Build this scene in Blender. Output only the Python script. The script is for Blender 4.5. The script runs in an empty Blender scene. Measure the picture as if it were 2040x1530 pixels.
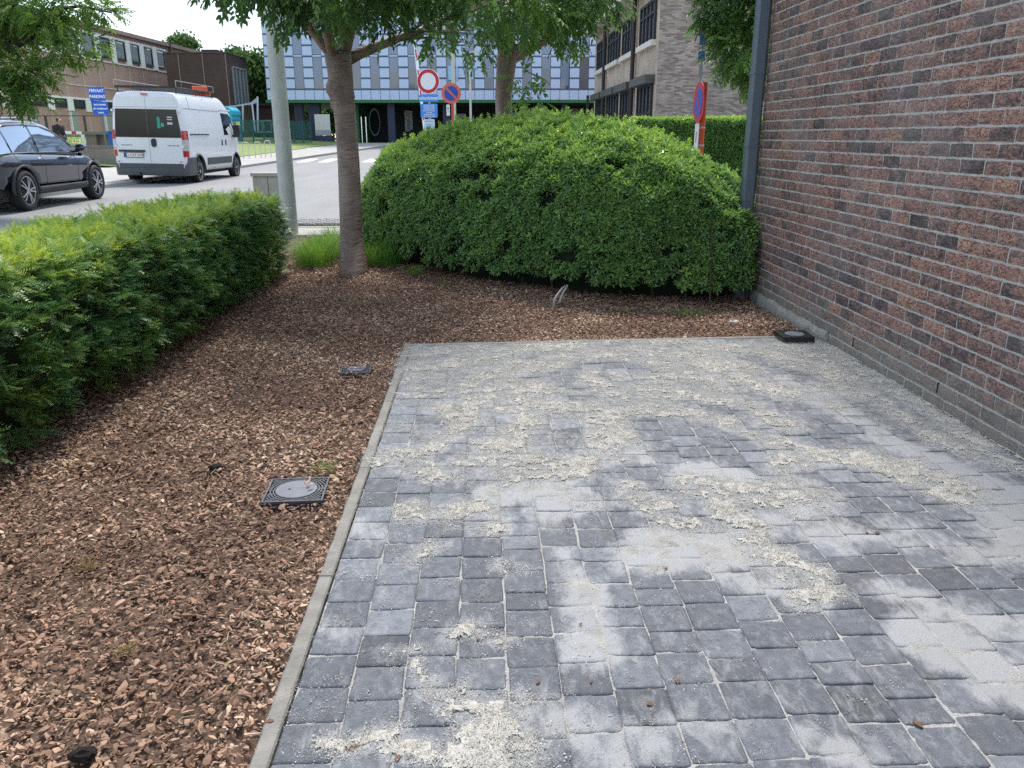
import bpy, math, random
import numpy as np
from mathutils import Vector, Matrix, noise as mn
R = math.radians
rng = np.random.default_rng(7)
random.seed(7)
SC = bpy.context.scene
COL = SC.collection

# ---------------------------------------------------------------- camera
F = 1590.0; TH = R(17.23); YAW = R(-2.05); HC = 1.508
cam_d = bpy.data.cameras.new('camera'); cam = bpy.data.objects.new('camera', cam_d); COL.objects.link(cam)
cam.location = (0, 0, HC); cam.rotation_euler = (R(90) - TH, 0, YAW)
cam_d.sensor_width = 36; cam_d.lens = 36 * F / 2040; cam_d.clip_end = 3000; cam_d.clip_start = 0.05
SC.camera = cam
# ---------------------------------------------------------------- world
W = bpy.data.worlds.new('World'); SC.world = W; W.use_nodes = True
wn, wl = W.node_tree.nodes, W.node_tree.links
wn.clear()
SUN_EL, SUN_AZ = 57.0, 4.0            # azimuth measured from +Y towards +X
sky = wn.new('ShaderNodeTexSky'); sky.sky_type = 'NISHITA'; sky.sun_disc = False
sky.sun_elevation = R(SUN_EL); sky.sun_rotation = R(SUN_AZ); sky.air_density = 1.0; sky.dust_density = 1.2
tc = wn.new('ShaderNodeTexCoord'); mp = wn.new('ShaderNodeMapping'); mp.inputs['Scale'].default_value = (1.0, 1.0, 2.6)
mp.inputs['Location'].default_value = (3.1, 0.4, 0.2)
n1 = wn.new('ShaderNodeTexNoise'); n1.inputs['Scale'].default_value = 2.3; n1.inputs['Detail'].default_value = 7; n1.inputs['Roughness'].default_value = .55
cr = wn.new('ShaderNodeValToRGB'); cr.color_ramp.elements[0].position = .40; cr.color_ramp.elements[1].position = .62
cm = wn.new('ShaderNodeMixRGB'); cm.inputs['Color2'].default_value = (9.2, 9.6, 10.2, 1)
n2 = wn.new('ShaderNodeTexNoise'); n2.inputs['Scale'].default_value = 3.2; n2.inputs['Detail'].default_value = 5
cr2 = wn.new('ShaderNodeValToRGB'); cr2.color_ramp.elements[0].position = .35; cr2.color_ramp.elements[1].position = .65
cr2.color_ramp.elements[0].color = (3.0, 3.9, 4.8, 1); cr2.color_ramp.elements[1].color = (7.8, 8.3, 8.6, 1)
bg = wn.new('ShaderNodeBackground'); bg.inputs['Strength'].default_value = 0.11
wo = wn.new('ShaderNodeOutputWorld')
wl.new(tc.outputs['Generated'], mp.inputs['Vector']); wl.new(mp.outputs['Vector'], n1.inputs['Vector']); wl.new(mp.outputs['Vector'], n2.inputs['Vector'])
wl.new(n1.outputs['Fac'], cr.inputs['Fac']); wl.new(cr.outputs['Color'], cm.inputs['Fac']); wl.new(sky.outputs['Color'], cm.inputs['Color1'])
wl.new(n2.outputs['Fac'], cr2.inputs['Fac']); wl.new(cr2.outputs['Color'], cm.inputs['Color2'])
wl.new(cm.outputs['Color'], bg.inputs['Color']); wl.new(bg.outputs['Background'], wo.inputs['Surface'])
sd = bpy.data.lights.new('sun', 'SUN'); sd.energy = 2.0; sd.angle = R(13); sd.color = (1, .95, .87)
so = bpy.data.objects.new('sun', sd); COL.objects.link(so)
sv = Vector((math.sin(R(SUN_AZ)) * math.cos(R(SUN_EL)), math.cos(R(SUN_AZ)) * math.cos(R(SUN_EL)), math.sin(R(SUN_EL))))
so.rotation_euler = sv.to_track_quat('Z', 'Y').to_euler(); so.location = (0, 0, 30)
SC.view_settings.view_transform = 'Standard'; SC.view_settings.look = 'None'
SC.view_settings.exposure = 1.3; SC.view_settings.gamma = 1.0; SC.view_settings.use_curve_mapping = False
SC.render.engine = 'CYCLES'
SC.cycles.max_bounces = 6; SC.cycles.diffuse_bounces = 3; SC.cycles.glossy_bounces = 3; SC.cycles.transmission_bounces = 3
SC.cycles.transparent_max_bounces = 6; SC.cycles.caustics_reflective = False; SC.cycles.caustics_refractive = False
SC.cycles.use_denoising = False

# ---------------------------------------------------------------- surveying: photo points -> real positions
MR = Matrix.Rotation(YAW, 3, 'Z') @ Matrix.Rotation(R(90) - TH, 3, 'X')
CO = Vector((0, 0, HC))
def ray(px, py): return MR @ Vector(((px - 1020) / F, -(py - 765) / F, -1.0))
def G(px, py, z=0.0):                       # point on the level z
    r = ray(px, py); return CO + r * ((z - HC) / r.z)
def D(px, py, d): return CO + ray(px, py) * d      # point at depth d metres
def depth(p): return -(MR.transposed() @ (Vector(p) - CO)).z
def proj(p):
    q = MR.transposed() @ (Vector(p) - CO); return 1020 - F * q.x / q.z, 765 + F * q.y / q.z
def zroad(Y): return .10 + .003 * min(Y, 30) + max(0.0, min(Y, 62) - 30) * .024
def GR(px, py, dz=0.0):                     # point on the road terrain
    p = G(px, py, .15)
    for _ in range(25):
        z = zroad(p.y) + dz
        if z > HC - .02: z = HC - .02
        p = p.lerp(G(px, py, z), .5)
    return p

# ---------------------------------------------------------------- materials
MATS = {}
def nd(nt, typ, **kw):
    n = nt.nodes.new(typ)
    for k, v in kw.items():
        if k.startswith('_'): setattr(n, k[1:], v)
        else: n.inputs[k].default_value = v
    return n
def mat(name, col, rough=.7, metal=0.0, spec=.5, var=.0, vscale=8.0, bump=0.0, bscale=60.0, col2=None, coat=0.0, emis=None):
    if name in MATS: return MATS[name]
    m = bpy.data.materials.new(name); m.use_nodes = True; nt = m.node_tree; b = nt.nodes['Principled BSDF']
    b.inputs['Roughness'].default_value = rough; b.inputs['Metallic'].default_value = metal
    b.inputs['Specular IOR Level'].default_value = spec; b.inputs['Coat Weight'].default_value = coat
    b.inputs['Base Color'].default_value = (*col, 1)
    L = nt.links
    if var > 0 or col2:
        t = nd(nt, 'ShaderNodeTexCoord'); n = nd(nt, 'ShaderNodeTexNoise', Scale=vscale, Detail=6.0, Roughness=.65)
        r = nd(nt, 'ShaderNodeValToRGB'); r.color_ramp.elements[0].position = .3; r.color_ramp.elements[1].position = .7
        c2 = col2 or tuple(min(1, c * (1 + var)) for c in col); c1 = col if col2 else tuple(c * (1 - var) for c in col)
        r.color_ramp.elements[0].color = (*c1, 1); r.color_ramp.elements[1].color = (*c2, 1)
        L.new(t.outputs['Object'], n.inputs['Vector']); L.new(n.outputs['Fac'], r.inputs['Fac']); L.new(r.outputs['Color'], b.inputs['Base Color'])
    if bump > 0:
        t = nd(nt, 'ShaderNodeTexCoord'); n = nd(nt, 'ShaderNodeTexNoise', Scale=bscale, Detail=5.0)
        bp = nd(nt, 'ShaderNodeBump', Strength=bump, Distance=.01)
        L.new(t.outputs['Object'], n.inputs['Vector']); L.new(n.outputs['Fac'], bp.inputs['Height']); L.new(bp.outputs['Normal'], b.inputs['Normal'])
    MATS[name] = m; return m
def leaf_mat(name, cols, rough=.4, trans=.35, spec=.4, inst=True):
    m = bpy.data.materials.new(name); m.use_nodes = True; nt = m.node_tree; L = nt.links; b = nt.nodes['Principled BSDF']
    a0 = nd(nt, 'ShaderNodeAttribute', _attribute_name='tint', _attribute_type='INSTANCER'); a1 = nd(nt, 'ShaderNodeAttribute', _attribute_name='tint'); a = nd(nt, 'ShaderNodeMath', _operation='MAXIMUM')
    L.new(a0.outputs['Fac'], a.inputs[0]); L.new(a1.outputs['Fac'], a.inputs[1])
    r = nd(nt, 'ShaderNodeValToRGB'); e = r.color_ramp.elements
    while len(e) < len(cols): e.new(.5)
    for i, c in enumerate(cols): e[i].position = i / (len(cols) - 1); e[i].color = (*c, 1)
    L.new(a.outputs[0], r.inputs['Fac']); L.new(r.outputs['Color'], b.inputs['Base Color'])
    b.inputs['Roughness'].default_value = rough; b.inputs['Specular IOR Level'].default_value = spec
    if trans > 0:
        tr = nd(nt, 'ShaderNodeBsdfTranslucent'); mx = nd(nt, 'ShaderNodeMixShader', Fac=trans)
        hs = nd(nt, 'ShaderNodeHueSaturation', Hue=.485, Saturation=1.1, Value=1.5)
        L.new(r.outputs['Color'], hs.inputs['Color']); L.new(hs.outputs['Color'], tr.inputs['Color'])
        o = nt.nodes['Material Output']; L.new(b.outputs[0], mx.inputs[1]); L.new(tr.outputs[0], mx.inputs[2]); L.new(mx.outputs[0], o.inputs['Surface'])
    MATS[name] = m; return m

# ---------------------------------------------------------------- mesh builder
class MB:
    def __init__(s): s.v, s.f = [], []
    def add(s, vs, fs):
        o = len(s.v); s.v += [tuple(v) for v in vs]; s.f += [tuple(i + o for i in f) for f in fs]; return s
    def box(s, c, d, rz=0.0, M=None):
        x, y, z = d[0] / 2, d[1] / 2, d[2] / 2
        vs = [Vector((sx * x, sy * y, sz * z)) for sz in (-1, 1) for sy in (-1, 1) for sx in (-1, 1)]
        if M is not None: vs = [M @ v for v in vs]
        if rz: q = Matrix.Rotation(rz, 3, 'Z'); vs = [q @ v for v in vs]
        c = Vector(c); return s.add([v + c for v in vs], [(0, 2, 3, 1), (4, 5, 7, 6), (0, 1, 5, 4), (2, 6, 7, 3), (0, 4, 6, 2), (1, 3, 7, 5)])
    def bb(s, x0, x1, y0, y1, z0, z1): return s.box(((x0 + x1) / 2, (y0 + y1) / 2, (z0 + z1) / 2), (x1 - x0, y1 - y0, z1 - z0))
    def beam(s, a, b, w, h=None):
        a, b = Vector(a), Vector(b); d = b - a; h = h or w
        q = d.to_track_quat('Z', 'Y').to_matrix()
        return s.box((a + b) / 2, (w, h, d.length), M=q)
    def tube(s, pts, rad, n=8, cap=True):
        pts = [Vector(p) for p in pts]; rad = [rad] * len(pts) if isinstance(rad, (int, float)) else rad
        vs, fs = [], []; up = None
        for i, p in enumerate(pts):
            t = (pts[min(i + 1, len(pts) - 1)] - pts[max(i - 1, 0)]).normalized()
            if up is None: up = t.orthogonal().normalized()
            up = (up - t * up.dot(t)).normalized(); w = t.cross(up)
            for k in range(n):
                a = 2 * math.pi * k / n; vs.append(p + (up * math.cos(a) + w * math.sin(a)) * rad[i])
        for i in range(len(pts) - 1):
            for k in range(n):
                k2 = (k + 1) % n; fs.append((i * n + k, i * n + k2, (i + 1) * n + k2, (i + 1) * n + k))
        if cap: fs.append(tuple(range(n - 1, -1, -1))); fs.append(tuple((len(pts) - 1) * n + k for k in range(n)))
        return s.add(vs, fs)
    def lathe(s, prof, c=(0, 0, 0), axis='Z', n=24, closed=False):   # prof: (radius, offset)
        vs, fs = [], []
        for r, h in prof:
            for k in range(n):
                a = 2 * math.pi * k / n; u, w = r * math.cos(a), r * math.sin(a)
                p = (u, w, h) if axis == 'Z' else ((h, u, w) if axis == 'X' else (u, h, w))
                vs.append(Vector(p) + Vector(c))
        m = len(prof)
        for i in range(m if closed else m - 1):
            j = (i + 1) % m
            for k in range(n):
                k2 = (k + 1) % n; fs.append((i * n + k, i * n + k2, j * n + k2, j * n + k))
        if not closed: fs.append(tuple(range(n - 1, -1, -1))); fs.append(tuple((m - 1) * n + k for k in range(n)))
        return s.add(vs, fs)
    def prism(s, poly, origin, u, v, t):       # poly in (u,v) plane, extruded by vector t
        o, u, v, t = Vector(origin), Vector(u), Vector(v), Vector(t); n = len(poly)
        vs = [o + u * a + v * b for a, b in poly]; vs += [p + t for p in vs]
        return s.add(vs, [tuple(range(n - 1, -1, -1)), tuple(range(n, 2 * n))] + [(i, (i + 1) % n, n + (i + 1) % n, n + i) for i in range(n)])
    def loft(s, rings, caps=True, closed=True):
        n = len(rings[0]); vs = [p for r in rings for p in r]; fs = []
        for i in range(len(rings) - 1):
            for k in range(n if closed else n - 1):
                k2 = (k + 1) % n; fs.append((i * n + k, i * n + k2, (i + 1) * n + k2, (i + 1) * n + k))
        if caps: fs.append(tuple(range(n - 1, -1, -1))); fs.append(tuple((len(rings) - 1) * n + k for k in range(n)))
        return s.add(vs, fs)
    def grid(s, P, nu, nv):
        return s.add(P, [(i * nv + j, (i + 1) * nv + j, (i + 1) * nv + j + 1, i * nv + j + 1) for i in range(nu - 1) for j in range(nv - 1)])
    def mesh(s, name, m, smooth=False, fix=True):
        me = bpy.data.meshes.new(name); me.from_pydata(s.v, [], s.f)
        if fix:
            import bmesh
            b = bmesh.new(); b.from_mesh(me); bmesh.ops.recalc_face_normals(b, faces=b.faces); b.to_mesh(me); b.free()
        if m: me.materials.append(m)
        if smooth: me.shade_smooth() if hasattr(me, 'shade_smooth') else None
        return me
    def build(s, name, m, parent=None, smooth=False, loc=None, rot=None, fix=True, bevel=0.0, auto=False):
        o = bpy.data.objects.new(name, s.mesh(name, m, smooth or auto, fix)); COL.objects.link(o)
        if parent is not None: o.parent = parent
        if loc is not None: o.location = loc
        if rot is not None: o.rotation_euler = rot
        if bevel: 
            b = o.modifiers.new('b', 'BEVEL'); b.width = bevel; b.segments = 2; b.limit_method = 'ANGLE'; b.angle_limit = R(40)
        return o
def tag(o, label=None, cat=None, group=None, kind=None):
    if label: o['label'] = label
    if cat: o['category'] = cat
    if group: o['group'] = group
    if kind: o['kind'] = kind
    return o
def thing(name, loc, label, cat, group=None, rz=0.0):
    o = bpy.data.objects.new(name, None); COL.objects.link(o); o.location = loc; o.rotation_euler = (0, 0, rz); o.empty_display_size = .2
    return tag(o, label, cat, group)
def text_mesh(body, size, name, m, parent, loc, rot, extrude=.002, align='CENTER', sx=1.0, offset=0.0):
    c = bpy.data.curves.new(name, 'FONT'); c.body = body; c.size = size; c.extrude = extrude; c.align_x = align; c.align_y = 'CENTER'
    c.resolution_u = 2; c.offset = offset
    t = bpy.data.objects.new('tmp', c); COL.objects.link(t)
    me = bpy.data.meshes.new_from_object(t.evaluated_get(bpy.context.evaluated_depsgraph_get())); bpy.data.objects.remove(t); bpy.data.curves.remove(c)
    me.name = name; me.materials.clear(); me.materials.append(m)
    o = bpy.data.objects.new(name, me); COL.objects.link(o); o.parent = parent; o.location = loc; o.rotation_euler = rot; o.scale = (sx, 1, 1)
    return o
def copy_tree(o, parent=None):
    c = o.copy(); COL.objects.link(c); c.parent = parent
    for ch in list(o.children): copy_tree(ch, c)
    return c
# ---------------------------------------------------------------- scattering of stuff (leaves, chips, crumbs)
PROTOS = {}
def protos(key, meshes):
    c = bpy.data.collections.new('proto_' + key)
    for i, me in enumerate(meshes):
        o = bpy.data.objects.new('%s_%02d' % (key, i), me); c.objects.link(o)
    PROTOS[key] = (c, len(meshes)); return c
def basis(n, spin):
    n = n / np.linalg.norm(n, axis=1, keepdims=True)
    ref = np.where(np.abs(n[:, 2:3]) > .95, np.array([[1., 0, 0]]), np.array([[0, 0, 1.]]))
    x = np.cross(ref, n); x /= np.linalg.norm(x, axis=1, keepdims=True); y = np.cross(n, x)
    c, s_ = np.cos(spin)[:, None], np.sin(spin)[:, None]
    X = x * c + y * s_; Y = np.cross(n, X)
    return np.stack([np.arctan2(Y[:, 2], n[:, 2]), np.arcsin(np.clip(-X[:, 2], -1, 1)), np.arctan2(X[:, 1], X[:, 0])], 1)
TREES = {}
def gtree(key, real=False):
    if (key, real) in TREES: return TREES[(key, real)]
    nt = bpy.data.node_groups.new('scatter_' + key, 'GeometryNodeTree')
    nt.interface.new_socket('Geometry', in_out='INPUT', socket_type='NodeSocketGeometry')
    nt.interface.new_socket('Geometry', in_out='OUTPUT', socket_type='NodeSocketGeometry')
    N, L = nt.nodes, nt.links
    gi, go = N.new('NodeGroupInput'), N.new('NodeGroupOutput')
    ci = N.new('GeometryNodeCollectionInfo'); ci.inputs['Collection'].default_value = PROTOS[key][0]
    ci.inputs['Separate Children'].default_value = True; ci.inputs['Reset Children'].default_value = True
    ip = N.new('GeometryNodeInstanceOnPoints'); ip.inputs['Pick Instance'].default_value = True
    def at(nm, ty):
        a = N.new('GeometryNodeInputNamedAttribute'); a.data_type = ty; a.inputs['Name'].default_value = nm; return a.outputs['Attribute']
    er = N.new('FunctionNodeEulerToRotation')
    L.new(at('rot', 'FLOAT_VECTOR'), er.inputs[0]); L.new(er.outputs[0], ip.inputs['Rotation'])
    L.new(at('scl', 'FLOAT'), ip.inputs['Scale']); L.new(at('idx', 'INT'), ip.inputs['Instance Index'])
    L.new(gi.outputs[0], ip.inputs['Points']); L.new(ci.outputs[0], ip.inputs['Instance'])
    if real: ri = N.new('GeometryNodeRealizeInstances'); L.new(ip.outputs[0], ri.inputs[0]); L.new(ri.outputs[0], go.inputs[0])
    else: L.new(ip.outputs[0], go.inputs[0])
    TREES[(key, real)] = nt; return nt
def scatter(name, key, P, rot, scl, tint, parent=None):
    P = np.asarray(P, float); n = len(P)
    me = bpy.data.meshes.new(name); me.vertices.add(n); me.vertices.foreach_set('co', P.astype(np.float32).ravel())
    def A(nm, ty, v, f='value'):
        a = me.attributes.new(nm, ty, 'POINT'); a.data.foreach_set(f, np.ascontiguousarray(v).ravel())
    A('rot', 'FLOAT_VECTOR', rot.astype(np.float32), 'vector'); A('scl', 'FLOAT', (np.ones(n) * scl).astype(np.float32))
    A('tint', 'FLOAT', np.clip(tint, 0, 1).astype(np.float32)); A('idx', 'INT', rng.integers(0, PROTOS[key][1], n).astype(np.int32))
    o = bpy.data.objects.new(name, me); COL.objects.link(o)
    if parent is not None: o.parent = parent
    md = o.modifiers.new('scatter', 'NODES'); md.node_group = gtree(key, parent is not None)
    return o
def leaf2(mb, base, d, up, L, w, fold=.25, curl=.15):
    base, d, up = Vector(base), Vector(d).normalized(), Vector(up); up = (up - d * up.dot(d)).normalized(); s = d.cross(up)
    a, b = base + d * (L * .45) + up * (fold * w), base + d * L - up * (curl * L)
    mb.add([base, a + s * (w * .56), b, a - s * (w * .56)], [(0, 1, 2), (0, 2, 3)])
def leaf_geo(mb, base, d, up, L, w, fold=.25, curl=.15):
    base, d, up = Vector(base), Vector(d).normalized(), Vector(up)
    up = (up - d * up.dot(d)).normalized(); s = d.cross(up)
    def p(t, side, lift): return base + d * (t * L) + s * (side * w / 2) + up * (lift * w - curl * L * t * t)
    vs = [p(0, 0, 0), p(.3, .95, fold), p(.68, .75, fold), p(1, 0, 0), p(.68, -.75, fold), p(.3, -.95, fold)]
    mb.add(vs, [(0, 1, 2, 3), (0, 3, 4, 5)])
# ---------------------------------------------------------------- 2-D noise for relief and spread patterns
def vnoise(x, y, seed=0):
    xi, yi = np.floor(x).astype(int), np.floor(y).astype(int); fx, fy = x - xi, y - yi
    fx, fy = fx * fx * (3 - 2 * fx), fy * fy * (3 - 2 * fy)
    def h(a, b):
        n = (a * 374761393 + b * 668265263 + seed * 974634777) & 0xffffffff; n = ((n ^ (n >> 13)) * 1274126177) & 0xffffffff
        return ((n ^ (n >> 16)) & 0xffff) / 65535.0
    return (h(xi, yi) * (1 - fx) + h(xi + 1, yi) * fx) * (1 - fy) + (h(xi, yi + 1) * (1 - fx) + h(xi + 1, yi + 1) * fx) * fy
def fbm(x, y, o=4, seed=0):
    s, a, t = 0, 1, 0
    for i in range(o): s = s + a * vnoise(x * 2 ** i, y * 2 ** i, seed + i * 17); t += a; a *= .55
    return s / t
def segd(x, y, a, b):
    dx, dy = b[0] - a[0], b[1] - a[1]; t = np.clip(((x - a[0]) * dx + (y - a[1]) * dy) / (dx * dx + dy * dy + 1e-9), 0, 1)
    return np.hypot(x - a[0] - t * dx, y - a[1] - t * dy)

# ---------------------------------------------------------------- ground pieces
M_soil = mat('soil', (.10, .062, .042), .95, var=.4, vscale=9, bump=.8, bscale=40)
M_joint = mat('joint_sand', (.25, .245, .235), .95, col2=(.44, .435, .42), vscale=9, bump=.9, bscale=150)
M_conc = mat('concrete_edge', (.15, .142, .13), .9, col2=(.26, .25, .232), vscale=9, bump=.5, bscale=90)
gb = MB(); gb.add([(-900, -400, -.4), (900, -400, -.4), (900, 1500, -.4), (-900, 1500, -.4)], [(0, 1, 2, 3)])
tag(gb.build('ground', mat('far_ground', (.10, .11, .06), .95, var=.3, vscale=.2)), kind='structure')
# mulch bed soil sheet
nx, ny = 90, 150; xs = np.linspace(-4.0, 2.7, nx); ys = np.linspace(-1.5, 12.2, ny); XX, YY = np.meshgrid(xs, ys, indexing='ij')
def bedz(x, y):
    d = np.maximum(0, np.minimum(1, (y - 7.5) / 4.5)) * .10
    return -.035 + .03 * (fbm(np.asarray(x) * 1.7 + 9, np.asarray(y) * 1.7 + 9, 3, 5) - .5) + d
ZZ = bedz(XX, YY)
inpav = (XX > -.62) & (YY < 5.8); ZZ[inpav] = -.09
tag(MB().grid(np.stack([XX, YY, ZZ], -1).reshape(-1, 3).tolist(), nx, ny).build('mulch_bed', M_soil, smooth=True), kind='structure')

PX0, PX1, PY0, PYB = -.545, 2.625, .45, 5.86
def yback(x): return PYB + .055 * (x + .55)
jx_, jy_ = np.linspace(PX0, PX1 + .01, 215), PY0 - .5 + (PYB + .13 - PY0 + .5) * np.linspace(0, 1, 370); JX, JY = np.meshgrid(jx_, jy_, indexing='ij'); JY = np.minimum(JY, yback(JX))
JZ = -.0079 + .0060 * fbm(JX * 9, JY * 9, 3, 201) + .0045 * (fbm(JX * 45, JY * 45, 2, 202) - .5)
pav = MB().grid(np.stack([JX, JY, JZ], -1).reshape(-1, 3).tolist(), 215, 370).build('paving', M_joint, fix=False)
tag(pav, kind='structure')

# where the joint sand was spilled and swept: strokes read as (photo point) -> ground point
def W8(l, w, k=1.0): return ([tuple(G(760 + a / 2.55, 660 + b / 2.55)[:2]) for a, b in l], w, k)
def WF(l, w, k=1.0): return ([tuple(G(a, b)[:2]) for a, b in l], w, k)
SAND = [
 W8([(150,110),(300,110),(480,100),(640,85),(900,92),(1200,90),(1500,110),(1850,92),(2040,70)], .09, .95),
 W8([(170,190),(260,180),(400,165),(560,120)], .13, .95), W8([(200,260),(270,190)], .16, .7),
 W8([(380,300),(480,260),(560,200),(700,175),(800,190),(900,150),(1000,120),(1200,112)], .08, .95),
 W8([(560,210),(640,270),(760,340),(900,372),(1000,392),(1150,372)], .07, .95),
 W8([(1040,210),(1100,280),(1200,345),(1300,400),(1500,425),(1700,455),(1850,515),(2000,560)], .06, .95),
 W8([(300,410),(370,435),(450,430),(500,360),(580,325),(700,335),(760,360)], .075, 1.05),
 W8([(0,640),(100,632),(230,600),(320,560),(400,480),(450,430)], .06, .95), W8([(-20,650),(130,660),(260,700),(290,740)], .06, .95),
 W8([(700,400),(770,430),(720,480),(640,540),(560,590),(520,650),(600,700),(760,690),(900,690),(1050,650),(1170,590),(1150,480),(1200,420)], .09, 1.0),
 W8([(660,650),(780,660),(880,690),(960,710)], .08, 1.15), W8([(540,585),(620,592)], .03, 1.1), W8([(850,400),(1010,380),(1100,420)], .07, .9),
 W8([(75,940),(200,922),(350,895),(520,870)], .035, .95), W8([(350,930),(500,930),(520,970)], .06, .9),
 W8([(230,740),(420,745),(580,760)], .05, .7), W8([(1300,270),(1450,320),(1640,330)], .11, .85),
 W8([(1200,110),(1350,150),(1480,180),(1560,190)], .10, .9), W8([(1550,100),(1700,190),(1850,240),(2040,300)], .12, .85),
 W8([(1350,380),(1560,430)], .09, .9), W8([(1240,800),(1340,850),(1450,900),(1540,960)], .06, .9),
 W8([(600,1150),(700,1190)], .04, .6), W8([(880,780),(1060,900),(1150,860)], .04, .5),
 WF([(1500,985),(1545,975),(1590,995)], .12, .98), WF([(1395,965),(1440,1010),(1490,1060),(1550,1110),(1610,1160),(1650,1190)], .055, 1.02),
 WF([(1380,955),(1430,1000),(1475,1040)], .07, .95), WF([(1260,985),(1310,1010),(1355,1045)], .05, .9),
 WF([(1630,905),(1700,915),(1780,935),(1850,965),(1905,980)], .075, 1.0), WF([(1780,920),(1850,945),(1890,965)], .08, 1.0),
 WF([(1640,685),(1700,725),(1760,765),(1850,815),(1950,885),(2035,935)], .06, .95), WF([(1600,690),(1650,740),(1700,770)], .12, .85),
 WF([(1730,785),(1790,825),(1860,870),(1925,905)], .055, .9), WF([(1400,760),(1450,790),(1520,820),(1570,850)], .07, .85),
 WF([(1500,700),(1600,720),(1680,750)], .09, .9), WF([(1280,705),(1400,715),(1500,735)], .07, .85), WF([(1530,880),(1600,900),(1560,930)], .06, .85),
 WF([(930,1255),(960,1252),(992,1268)], .035, 1.05), WF([(780,1280),(850,1280)], .018, 1.0), WF([(825,1320),(835,1345)], .025, .8),
 WF([(860,1360),(880,1385),(910,1405),(950,1415)], .025, 1.0), WF([(690,1452),(760,1450),(810,1470),(850,1500),(880,1528)], .032, 1.02),
 WF([(930,1500),(960,1470),(1010,1455),(1065,1470)], .05, 1.03), WF([(960,1530),(1040,1525)], .04, 1.0), WF([(960,1425),(1030,1400),(1040,1380)], .025, .85),
 WF([(815,1115),(850,1085),(860,1080)], .03, .7), WF([(990,1120),(1005,1135)], .015, .9), WF([(1370,1040),(1300,1060)], .03, .5)]
DUST = [WF([(1000,985),(1090,975),(1130,1000)], .11, 1.3), WF([(1070,1000),(1090,1050)], .05, .8), WF([(1290,1110),(1370,1085),(1460,1095)], .14, 1.45),
 WF([(1150,1170),(1165,1230),(1180,1300)], .085, 1.5), WF([(1130,1100),(1160,1180)], .06, .8), WF([(1395,935),(1430,960),(1470,950)], .10, 1.4),
 WF([(1600,1070),(1700,1060),(1800,1090)], .06, .7), WF([(1860,1280),(1930,1310),(2040,1370)], .12, 1.5), WF([(1780,1180),(1900,1230),(2040,1260)], .09, .8),
 WF([(1940,960),(2040,1000),(2060,1080)], .22, .85), WF([(1700,840),(1800,890),(1930,940),(2040,980)], .07, .9), WF([(1650,1470),(1700,1510)], .05, 1.1),
 WF([(1130,1420),(1200,1440),(1250,1500)], .10, .7), WF([(1260,895),(1295,918)], .02, 1.2), WF([(1420,1130),(1500,1160),(1600,1190)], .06, .8),
 WF([(1350,1440),(1420,1470)], .08, .6), WF([(1490,1060),(1600,1040),(1680,1100)], .07, .6), WF([(1800,1050),(1900,1100),(2040,1110)], .10, .6),
 WF([(640,1240),(700,1260)], .07, .45), WF([(700,1050),(760,1060)], .06, .6), WF([(1560,750),(1700,830),(1800,900)], .10, .55), WF([(1000,1000),(1010,1060)], .05, .7)]
def field(S, x, y, warp=.05, seed=3, A=1.5, B=.68):
    wx = x + warp * (fbm(x * 7, y * 7, 3, seed) - .5) * 2; wy = y + warp * 1.4 * (fbm(x * 7 + 50, y * 7 + 50, 3, seed) - .5) * 2
    r = np.zeros_like(x)
    for pts, w, k in S:
        d = np.full_like(x, 9.)
        for a, b in zip(pts[:-1], pts[1:]): d = np.minimum(d, segd(wx, wy, a, b))
        r = np.maximum(r, k * np.clip(A - B * d / w, 0, 1))
    return r
def _joint_fill():
    d = field(DUST, JX, JY, .07, 21, 1.35, 1.05); co = np.zeros(JX.size * 3, np.float32); pav.data.vertices.foreach_get('co', co); co = co.reshape(-1, 3)
    co[:, 2] += (.0052 * np.clip(d - .45, 0, .8) + .003 * np.clip(field(SAND, JX, JY, .085, 3) - .5, 0, .6)).ravel(); pav.data.vertices.foreach_set('co', co.ravel()); pav.data.update()
def sandf(x, y):
    s = field(SAND, x, y, .085, 3)
    b = np.clip((y - 3.5) / 1.6, 0, 1) * np.clip(fbm(x * 3.2 + y * .8, y * 4.2, 4, 33) - .43, 0, 1) * 4.2
    s = np.maximum(s, np.clip(b, 0, .9))
    return s * (.10 + 1.42 * fbm(x * 9, y * 13, 6, 11))
def dustf(x, y):
    d = field(DUST, x, y, .07, 21, 1.35, 1.05)
    st = fbm(x * 34 + y * 8, y * 6 - x * 2, 3, 31)
    return np.clip(d * (.25 + 1.25 * st) + .22 * np.clip(fbm(x * 2.2 + y, y * 2.6, 4, 41) - .38, 0, 1) * 2 + .95 * np.clip(sandf(x, y) - .08, 0, 1) + .14, 0, 1.25)
_joint_fill()
def relief(x, y): return .0022 * (fbm(x * 5, y * 5, 2, 77) - .5)

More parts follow.
